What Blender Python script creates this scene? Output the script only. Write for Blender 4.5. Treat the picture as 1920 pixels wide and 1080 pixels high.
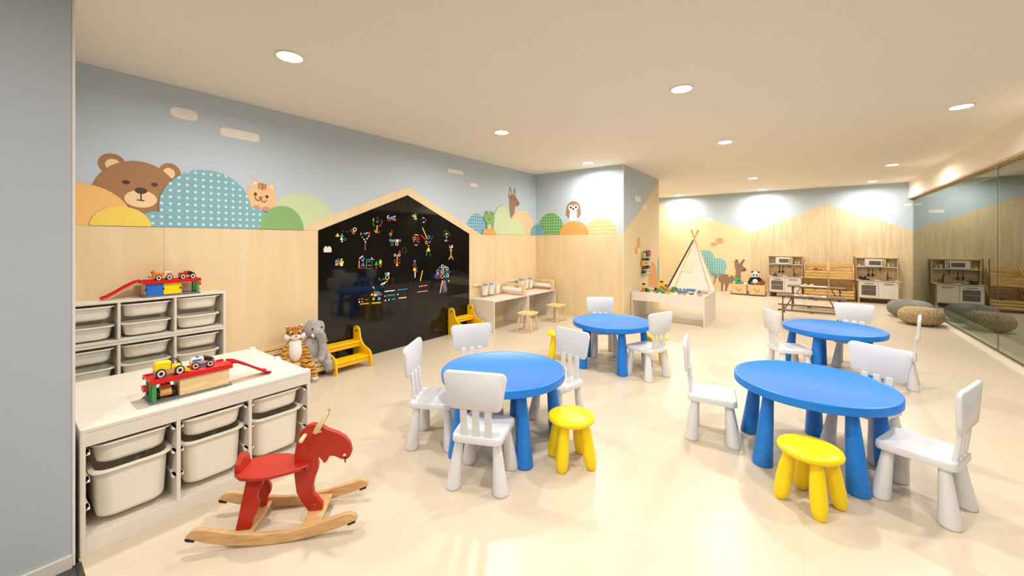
# Children's playroom, built object by object
import bpy, bmesh, math, random
from math import pi, sin, cos, radians as R
from mathutils import Vector, Matrix
random.seed(7)
for o in list(bpy.data.objects): bpy.data.objects.remove(o)
SC = bpy.context.scene
COL = SC.collection
# ------------------------------------------------------------------ camera, world, exposure
YAW = math.atan((1507 - 960) / 735.)
cam = bpy.data.cameras.new('camera'); cam.sensor_width = 36; cam.lens = 735 / 1920 * 36; cam.shift_y = -88 / 1920; cam.clip_start = .02
co = bpy.data.objects.new('camera', cam); COL.objects.link(co)
co.location = (0, 0, 1.37); co.rotation_euler = (pi / 2, 0, YAW); SC.camera = co
w = bpy.data.worlds.new('world'); SC.world = w; w.use_nodes = True
w.node_tree.nodes['Background'].inputs[0].default_value = (.55, .6, .7, 1)
w.node_tree.nodes['Background'].inputs[1].default_value = .02
SC.view_settings.view_transform = 'Standard'; SC.view_settings.look = 'None'
SC.view_settings.exposure = 0.0; SC.view_settings.gamma = 1; SC.view_settings.use_curve_mapping = False
LAMP_W = 25.5
LAMP_COL = (1.0, .972, .935)

# ------------------------------------------------------------------ materials
def lin(c):
    if isinstance(c, str): c = tuple(int(c[i:i + 2], 16) for i in (0, 2, 4))
    return tuple(((v / 255) / 12.92 if v / 255 <= .04045 else ((v / 255 + .055) / 1.055) ** 2.4) for v in c) + (1,)
def _new(name):
    m = bpy.data.materials.new(name); m.use_nodes = True
    return m, m.node_tree.nodes, m.node_tree.links, m.node_tree.nodes['Principled BSDF']
def plain(name, col, rough=.5, metal=0, bump=0, scale=200, spec=.5, var=0, sheen=0):
    m, N, L, b = _new(name)
    b.inputs['Base Color'].default_value = lin(col); b.inputs['Roughness'].default_value = rough
    b.inputs['Metallic'].default_value = metal; b.inputs['Specular IOR Level'].default_value = spec
    if sheen: b.inputs['Sheen Weight'].default_value = sheen
    if bump or var:
        t = N.new('ShaderNodeTexCoord'); n = N.new('ShaderNodeTexNoise'); n.inputs['Scale'].default_value = scale; n.inputs['Detail'].default_value = 3
        L.new(t.outputs['Object'], n.inputs['Vector'])
        if bump:
            k = N.new('ShaderNodeBump'); k.inputs['Strength'].default_value = bump; k.inputs['Distance'].default_value = .002
            L.new(n.outputs['Fac'], k.inputs['Height']); L.new(k.outputs[0], b.inputs['Normal'])
        if var:
            mx = N.new('ShaderNodeMix'); mx.data_type = 'RGBA'
            c = lin(col); mx.inputs[6].default_value = tuple(x * (1 - var) for x in c[:3]) + (1,); mx.inputs[7].default_value = tuple(min(1, x * (1 + var)) for x in c[:3]) + (1,)
            L.new(n.outputs['Fac'], mx.inputs[0]); L.new(mx.outputs[2], b.inputs['Base Color'])
    return m
def wood(name, c1, c2, scale=(1, 1, 8), rough=.5, fine=1., contrast=(.35, .65)):
    m, N, L, b = _new(name)
    t = N.new('ShaderNodeTexCoord'); mp = N.new('ShaderNodeMapping'); mp.inputs['Scale'].default_value = scale
    n = N.new('ShaderNodeTexNoise'); n.inputs['Scale'].default_value = 3 * fine; n.inputs['Detail'].default_value = 8; n.inputs['Distortion'].default_value = .6
    r = N.new('ShaderNodeValToRGB'); r.color_ramp.elements[0].position = contrast[0]; r.color_ramp.elements[1].position = contrast[1]
    r.color_ramp.elements[0].color = lin(c2); r.color_ramp.elements[1].color = lin(c1)
    L.new(t.outputs['Object'], mp.inputs[0]); L.new(mp.outputs[0], n.inputs['Vector']); L.new(n.outputs['Fac'], r.inputs[0])
    L.new(r.outputs[0], b.inputs['Base Color']); b.inputs['Roughness'].default_value = rough
    k = N.new('ShaderNodeBump'); k.inputs['Strength'].default_value = .08; k.inputs['Distance'].default_value = .002
    L.new(n.outputs['Fac'], k.inputs['Height']); L.new(k.outputs[0], b.inputs['Normal'])
    return m
def dots(name, col, dot, pitch=.04, r=.22, axes=(1, 2), grid=False):
    # printed wallpaper pattern: regular dots (or a small checked print)
    m, N, L, b = _new(name)
    t = N.new('ShaderNodeTexCoord'); s = N.new('ShaderNodeSeparateXYZ'); L.new(t.outputs['Object'], s.inputs[0])
    def mth(op, a, bb=None):
        q = N.new('ShaderNodeMath'); q.operation = op
        for i, v in enumerate((a, bb)):
            if v is None: continue
            if isinstance(v, (int, float)): q.inputs[i].default_value = v
            else: L.new(v, q.inputs[i])
        return q.outputs[0]
    fr = []
    for a in axes: fr.append(mth('SUBTRACT', mth('FRACT', mth('DIVIDE', s.outputs[a], pitch)), .5))
    if grid: f = mth('MULTIPLY', mth('LESS_THAN', mth('ABSOLUTE', fr[0]), r), mth('LESS_THAN', mth('ABSOLUTE', fr[1]), r))
    else: f = mth('LESS_THAN', mth('SQRT', mth('ADD', mth('MULTIPLY', fr[0], fr[0]), mth('MULTIPLY', fr[1], fr[1]))), r)
    mx = N.new('ShaderNodeMix'); mx.data_type = 'RGBA'; mx.inputs[6].default_value = lin(col); mx.inputs[7].default_value = lin(dot)
    L.new(f, mx.inputs[0]); L.new(mx.outputs[2], b.inputs['Base Color']); b.inputs['Roughness'].default_value = .6
    return m
def stripes(name, c1, c2, scale, axis='Z', w_=.6, distort=3.):
    m, N, L, b = _new(name)
    t = N.new('ShaderNodeTexCoord'); wv = N.new('ShaderNodeTexWave'); wv.bands_direction = axis; wv.inputs['Scale'].default_value = scale
    wv.inputs['Distortion'].default_value = distort; wv.inputs['Detail'].default_value = 1.5; wv.inputs['Detail Scale'].default_value = 2
    r = N.new('ShaderNodeValToRGB'); r.color_ramp.interpolation = 'CONSTANT'; r.color_ramp.elements[0].color = lin(c1); r.color_ramp.elements[1].color = lin(c2); r.color_ramp.elements[1].position = w_
    L.new(t.outputs['Object'], wv.inputs['Vector']); L.new(wv.outputs['Fac'], r.inputs[0]); L.new(r.outputs[0], b.inputs['Base Color'])
    b.inputs['Roughness'].default_value = .9; b.inputs['Sheen Weight'].default_value = .3
    n = N.new('ShaderNodeTexNoise'); n.inputs['Scale'].default_value = 250; k = N.new('ShaderNodeBump'); k.inputs['Strength'].default_value = .6; k.inputs['Distance'].default_value = .004
    L.new(t.outputs['Object'], n.inputs['Vector']); L.new(n.outputs['Fac'], k.inputs['Height']); L.new(k.outputs[0], b.inputs['Normal'])
    return m
def emit(name, col, e):
    m, N, L, b = _new(name); b.inputs['Base Color'].default_value = (1, 1, 1, 1)
    b.inputs['Emission Color'].default_value = lin(col); b.inputs['Emission Strength'].default_value = e
    return m
def floor_mat():
    m, N, L, b = _new('floor_vinyl')
    t = N.new('ShaderNodeTexCoord'); br = N.new('ShaderNodeTexBrick'); mp = N.new('ShaderNodeMapping')
    mp.inputs['Scale'].default_value = (1, 1, 1); br.inputs['Scale'].default_value = 1
    br.inputs['Brick Width'].default_value = 2.4; br.inputs['Row Height'].default_value = .6; br.inputs['Mortar Size'].default_value = .0022
    br.inputs['Color1'].default_value = lin('d8c8b0'); br.inputs['Color2'].default_value = lin('d6c6ad'); br.inputs['Mortar'].default_value = lin('d2c1a7'); br.inputs['Mortar Smooth'].default_value = .5
    n = N.new('ShaderNodeTexNoise'); n.inputs['Scale'].default_value = 1.3; n.inputs['Detail'].default_value = 5
    mx = N.new('ShaderNodeMix'); mx.data_type = 'RGBA'; mx.blend_type = 'MULTIPLY'; mx.inputs[0].default_value = .10
    L.new(t.outputs['Object'], mp.inputs[0]); L.new(mp.outputs[0], br.inputs[0]); L.new(t.outputs['Object'], n.inputs['Vector'])
    L.new(br.outputs['Color'], mx.inputs[6]); L.new(n.outputs['Fac'], mx.inputs[7]); L.new(mx.outputs[2], b.inputs['Base Color'])
    b.inputs['Roughness'].default_value = .30; b.inputs['Specular IOR Level'].default_value = .45
    return m
def glass_mat():
    m = bpy.data.materials.new('pane_glass'); m.use_nodes = True; N, L = m.node_tree.nodes, m.node_tree.links; N.clear()
    o = N.new('ShaderNodeOutputMaterial'); mx = N.new('ShaderNodeMixShader'); tr = N.new('ShaderNodeBsdfTransparent'); tr.inputs[0].default_value = (.80, .86, .80, 1)
    gl = N.new('ShaderNodeBsdfGlossy'); gl.inputs['Roughness'].default_value = 0; gl.inputs['Color'].default_value = (.92, .97, .90, 1)
    fr = N.new('ShaderNodeFresnel'); fr.inputs['IOR'].default_value = 2.3
    ge = N.new('ShaderNodeNewGeometry'); sb = N.new('ShaderNodeMath'); sb.operation = 'SUBTRACT'; sb.inputs[0].default_value = 1
    mu = N.new('ShaderNodeMath'); mu.operation = 'MULTIPLY'
    L.new(ge.outputs['Backfacing'], sb.inputs[1]); L.new(sb.outputs[0], mu.inputs[0]); L.new(fr.outputs[0], mu.inputs[1])
    L.new(mu.outputs[0], mx.inputs[0]); L.new(tr.outputs[0], mx.inputs[1]); L.new(gl.outputs[0], mx.inputs[2]); L.new(mx.outputs[0], o.inputs[0])
    return m

PLY = wood('birch_plywood', 'ecd5ad', 'e0c495', (2.5, 2.5, .35), .55, .8, (.25, .75))
PLY2 = wood('grained_wood_panel', 'ead6b2', 'dabd90', (5, 5, .35), .5, 1.3, (.3, .7))
BLUE = plain('wall_blue', 'c0cdd6', .65, bump=.15, scale=400)
GREYBLUE = plain('wall_grey_blue', 'b3b9be', .7, bump=.25, scale=500)
CREAM = plain('ceiling_paint', 'f4ebdc', .8)
HILLY = plain('wall_hill_yellow', 'ecd6a8', .6)
WHITE = plain('white_lacquer', 'e8dfd1', .35)
WHITEP = plain('white_plastic', 'e3e2e2', .3, bump=.05, scale=900)
TUB = plain('translucent_white_plastic', 'f8f1e2', .4)
BLUEP = plain('blue_plastic', '1b7edd', .34, bump=.06, scale=900)
YELP = plain('yellow_plastic', 'ffdd00', .32)
YELW = plain('yellow_painted_wood', 'f7c300', .35)
REDW = plain('red_painted_wood', 'ba2c15', .35)
REDP = plain('red_plastic', 'd8141c', .3)
BEECH = wood('beech', 'dfb882', 'c9975a', (1.5, 8, 8), .4, 2, (.3, .7))
BIRCH = wood('pale_birch', 'ecd2a0', 'dcb87e', (1.5, 8, 8), .45, 2, (.3, .7))
PINE = wood('pine', 'f2d8a4', 'e3bd80', (1.2, 9, 9), .5, 2, (.3, .7))
PINEY = wood('pine_yellow', 'f4d690', 'cf9a48', (1.2, 9, 9), .5, 2, (.3, .7))
DARKW = wood('weathered_brown_wood', '86694b', '5c4531', (1.5, 10, 10), .6, 2)
OAKK = wood('light_oak_laminate', 'd9bf97', 'c6a678', (3, 3, 1), .5, 2)
BLACK = plain('black', '17181a', .35)
GREYP = plain('grey_plastic', '6f7377', .45)
METAL = plain('steel', 'b9b9b6', .25, 1)
DMETAL = plain('dark_grey_metal', '5a5753', .35, .6)
GREENP = plain('green_plastic', '2f9a4d', .4)
ORANGE = plain('orange_plastic', 'ee7d1c', .4)
DBLUE = plain('blue_toy', '1c6fd0', .4)
BOARD = plain('black_glass_board', '12100e', .05, spec=.5)
KCOL = dict(yellow='f5d735', green='1fa06c', white='f4f2ee', purple='8f4a9c', grey='4a4b4d', red='e0362f', orange='f0a04b', blue='2f8fd8', pink='e58aa0')
MCOL = {k: plain('magnet_' + k, v, .4) for k, v in KCOL.items()}

# ------------------------------------------------------------------ mesh builder
class MB:
    def __init__(s): s.bm = bmesh.new(); s.mi = 0
    def _fin(s, faces):
        for f in faces: f.material_index = s.mi
        return s
    def face(s, pts):
        return s._fin([s.bm.faces.new([s.bm.verts.new(p) for p in pts])])
    def box(s, x0, x1, y0, y1, z0, z1, m=None):
        v = [s.bm.verts.new((x, y, z)) for x in (x0, x1) for y in (y0, y1) for z in (z0, z1)]
        if m: 
            for q in v: q.co = m @ q.co
        ix = ((0, 1, 3, 2), (4, 6, 7, 5), (0, 4, 5, 1), (2, 3, 7, 6), (0, 2, 6, 4), (1, 5, 7, 3))
        return s._fin([s.bm.faces.new([v[i] for i in t]) for t in ix])
    def loft(s, rings, cap0=True, cap1=True, closed=False):
        rv = [[s.bm.verts.new(p) for p in r] for r in rings]; n = len(rv[0]); F = []
        pairs = list(zip(rv, rv[1:])) + ([(rv[-1], rv[0])] if closed else [])
        for a, b in pairs:
            for i in range(n): F.append(s.bm.faces.new((a[i], a[(i + 1) % n], b[(i + 1) % n], b[i])))
        if cap0 and not closed: F.append(s.bm.faces.new(rv[0][::-1]))
        if cap1 and not closed: F.append(s.bm.faces.new(rv[-1]))
        return s._fin(F)
    def cone(s, p0, p1, r0, r1, n=16, mid=None):
        p0, p1 = Vector(p0), Vector(p1); d = (p1 - p0).normalized()
        a = d.orthogonal().normalized(); b = d.cross(a)
        prof = [(0, r0)] + (mid or []) + [(1, r1)]
        return s.loft([[p0.lerp(p1, t) + (a * cos(2 * pi * i / n) + b * sin(2 * pi * i / n)) * r for i in range(n)] for t, r in prof])
    def vcone(s, p0, p1, prof, n=20, sx=1., sy=1.):   # near-vertical leg with horizontal sections
        p0, p1 = Vector(p0), Vector(p1)
        return s.loft([[p0.lerp(p1, t) + Vector((cos(2 * pi * i / n) * r * sx, sin(2 * pi * i / n) * r * sy, 0)) for i in range(n)] for t, r in prof])
    def lathe(s, prof, c=(0, 0, 0), n=32, cap=True):
        return s.loft([[Vector(c) + Vector((cos(2 * pi * i / n) * r, sin(2 * pi * i / n) * r, z)) for i in range(n)] for r, z in prof], cap, cap)
    def prism(s, pts, plane, lo, hi):
        f = {'xy': lambda a, b, c: (a, b, c), 'xz': lambda a, b, c: (a, c, b), 'yz': lambda a, b, c: (c, a, b)}[plane]
        return s.loft([[f(a, b, lo) for a, b in pts], [f(a, b, hi) for a, b in pts]])
    def tube(s, pts, r, n=8):
        pts = [Vector(p) for p in pts]; rings = []
        for i, p in enumerate(pts):
            d = (pts[min(i + 1, len(pts) - 1)] - pts[max(i - 1, 0)]).normalized()
            u = Vector((0, 0, 1)) if abs(d.z) < .9 else Vector((1, 0, 0)); a = d.cross(u).normalized(); b = d.cross(a)
            rr = r[i] if isinstance(r, (list, tuple)) else r
            rings.append([p + (a * cos(2 * pi * k / n) + b * sin(2 * pi * k / n)) * rr for k in range(n)])
        return s.loft(rings)
    def ring(s, c, R_, r, axis='x', n=20, k=6, a0=0, a1=2 * pi, sq=1.):
        full = a1 - a0 > 6.28; m = n if full else n + 1; rings = []
        for i in range(m):
            a = a0 + (a1 - a0) * i / n; q = []
            for j in range(k):
                b = 2 * pi * j / k + pi / 4; rad = R_ + r * cos(b); h = r * sin(b) * sq; u, v = rad * cos(a), rad * sin(a)
                q.append(Vector(c) + Vector({'x': (h, u, v), 'y': (u, h, v), 'z': (u, v, h)}[axis]))
            rings.append(q)
        return s.loft(rings, closed=full)
    def ball(s, c, r, seg=20, m=None):
        if not isinstance(r, (tuple, list)): r = (r, r, r)
        M = Matrix.Translation(c) @ (m or Matrix()) @ Matrix.Diagonal((*r, 1))
        g = bmesh.ops.create_uvsphere(s.bm, u_segments=seg, v_segments=max(6, seg // 2), radius=1, matrix=M)
        s._fin({f for v in g['verts'] for f in v.link_faces}); return s
    def build(s, name, mats, parent=None, bevel=0, smooth=True, seg=2, ang=40, loc=None, rz=0, sub=0, remesh=0, fix=True):
        me = bpy.data.meshes.new(name)
        if fix: bmesh.ops.recalc_face_normals(s.bm, faces=s.bm.faces)
        s.bm.to_mesh(me); s.bm.free()
        for m in (mats if isinstance(mats, (list, tuple)) else [mats]): me.materials.append(m)
        o = bpy.data.objects.new(name, me); COL.objects.link(o)
        if smooth:
            me.polygons.foreach_set('use_smooth', [True] * len(me.polygons))
            if not remesh: me.set_sharp_from_angle(angle=R(ang))
        if parent: o.parent = parent
        if loc: o.location = loc
        o.rotation_euler.z = rz
        if remesh:
            q = o.modifiers.new('remesh', 'REMESH'); q.mode = 'VOXEL'; q.voxel_size = remesh; q.use_smooth_shade = True
            q = o.modifiers.new('smooth', 'SMOOTH'); q.iterations = 6
        if bevel:
            q = o.modifiers.new('bevel', 'BEVEL'); q.width = bevel; q.segments = seg; q.limit_method = 'ANGLE'; q.angle_limit = R(35); q.harden_normals = False
        if sub: q = o.modifiers.new('sub', 'SUBSURF'); q.levels = q.render_levels = sub
        return o
def rrect(w, d, r, z, n=5, cx=0, cy=0):
    pts = []
    for sx, sy, a0 in ((1, 1, 0), (-1, 1, pi / 2), (-1, -1, pi), (1, -1, 1.5 * pi)):
        for i in range(n + 1):
            a = a0 + pi / 2 * i / n
            pts.append((cx + sx * (w / 2 - r) + r * cos(a), cy + sy * (d / 2 - r) + r * sin(a), z))
    return pts
def rr2(w, h, r, n=5, cx=0, cy=0): return [(a, b) for a, b, _ in rrect(w, h, r, 0, n, cx, cy)]
def thing(name, label, cat, loc=(0, 0, 0), rz=0, group=None):
    o = bpy.data.objects.new(name, None); COL.objects.link(o); o.empty_display_size = .1
    o.location = loc; o.rotation_euler.z = rz; o['label'] = label; o['category'] = cat
    if group: o['group'] = group
    return o
def tag(o, label, cat, group=None):
    o['label'] = label; o['category'] = cat
    if group: o['group'] = group
    return o
def st(o): o['kind'] = 'structure'; return o
def kids(o): return [c for c in bpy.data.objects if c.parent == o]
KIDS = {}
def dup(root, loc, rz=0, label=None, group=None):
    if root.name not in KIDS: KIDS[root.name] = [(c, kids(c)) for c in kids(root)]
    r = root.copy(); COL.objects.link(r); r.location = loc; r.rotation_euler.z = rz
    if label: r['label'] = label
    if group: r['group'] = group
    for c, gs in KIDS[root.name]:
        cc = c.copy(); COL.objects.link(cc); cc.parent = r
        for g in gs:
            gg = g.copy(); COL.objects.link(gg); gg.parent = cc
    return r
class Proto:
    """first call places the original, later calls place copies"""
    def __init__(s, root): s.root = root; s.used = False
    def put(s, loc, rz, label, group=None):
        if not s.used:
            s.used = True; r = s.root; r.location = loc; r.rotation_euler.z = rz; r['label'] = label
            if group: r['group'] = group
            return r
        return dup(s.root, loc, rz, label, group)
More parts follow.
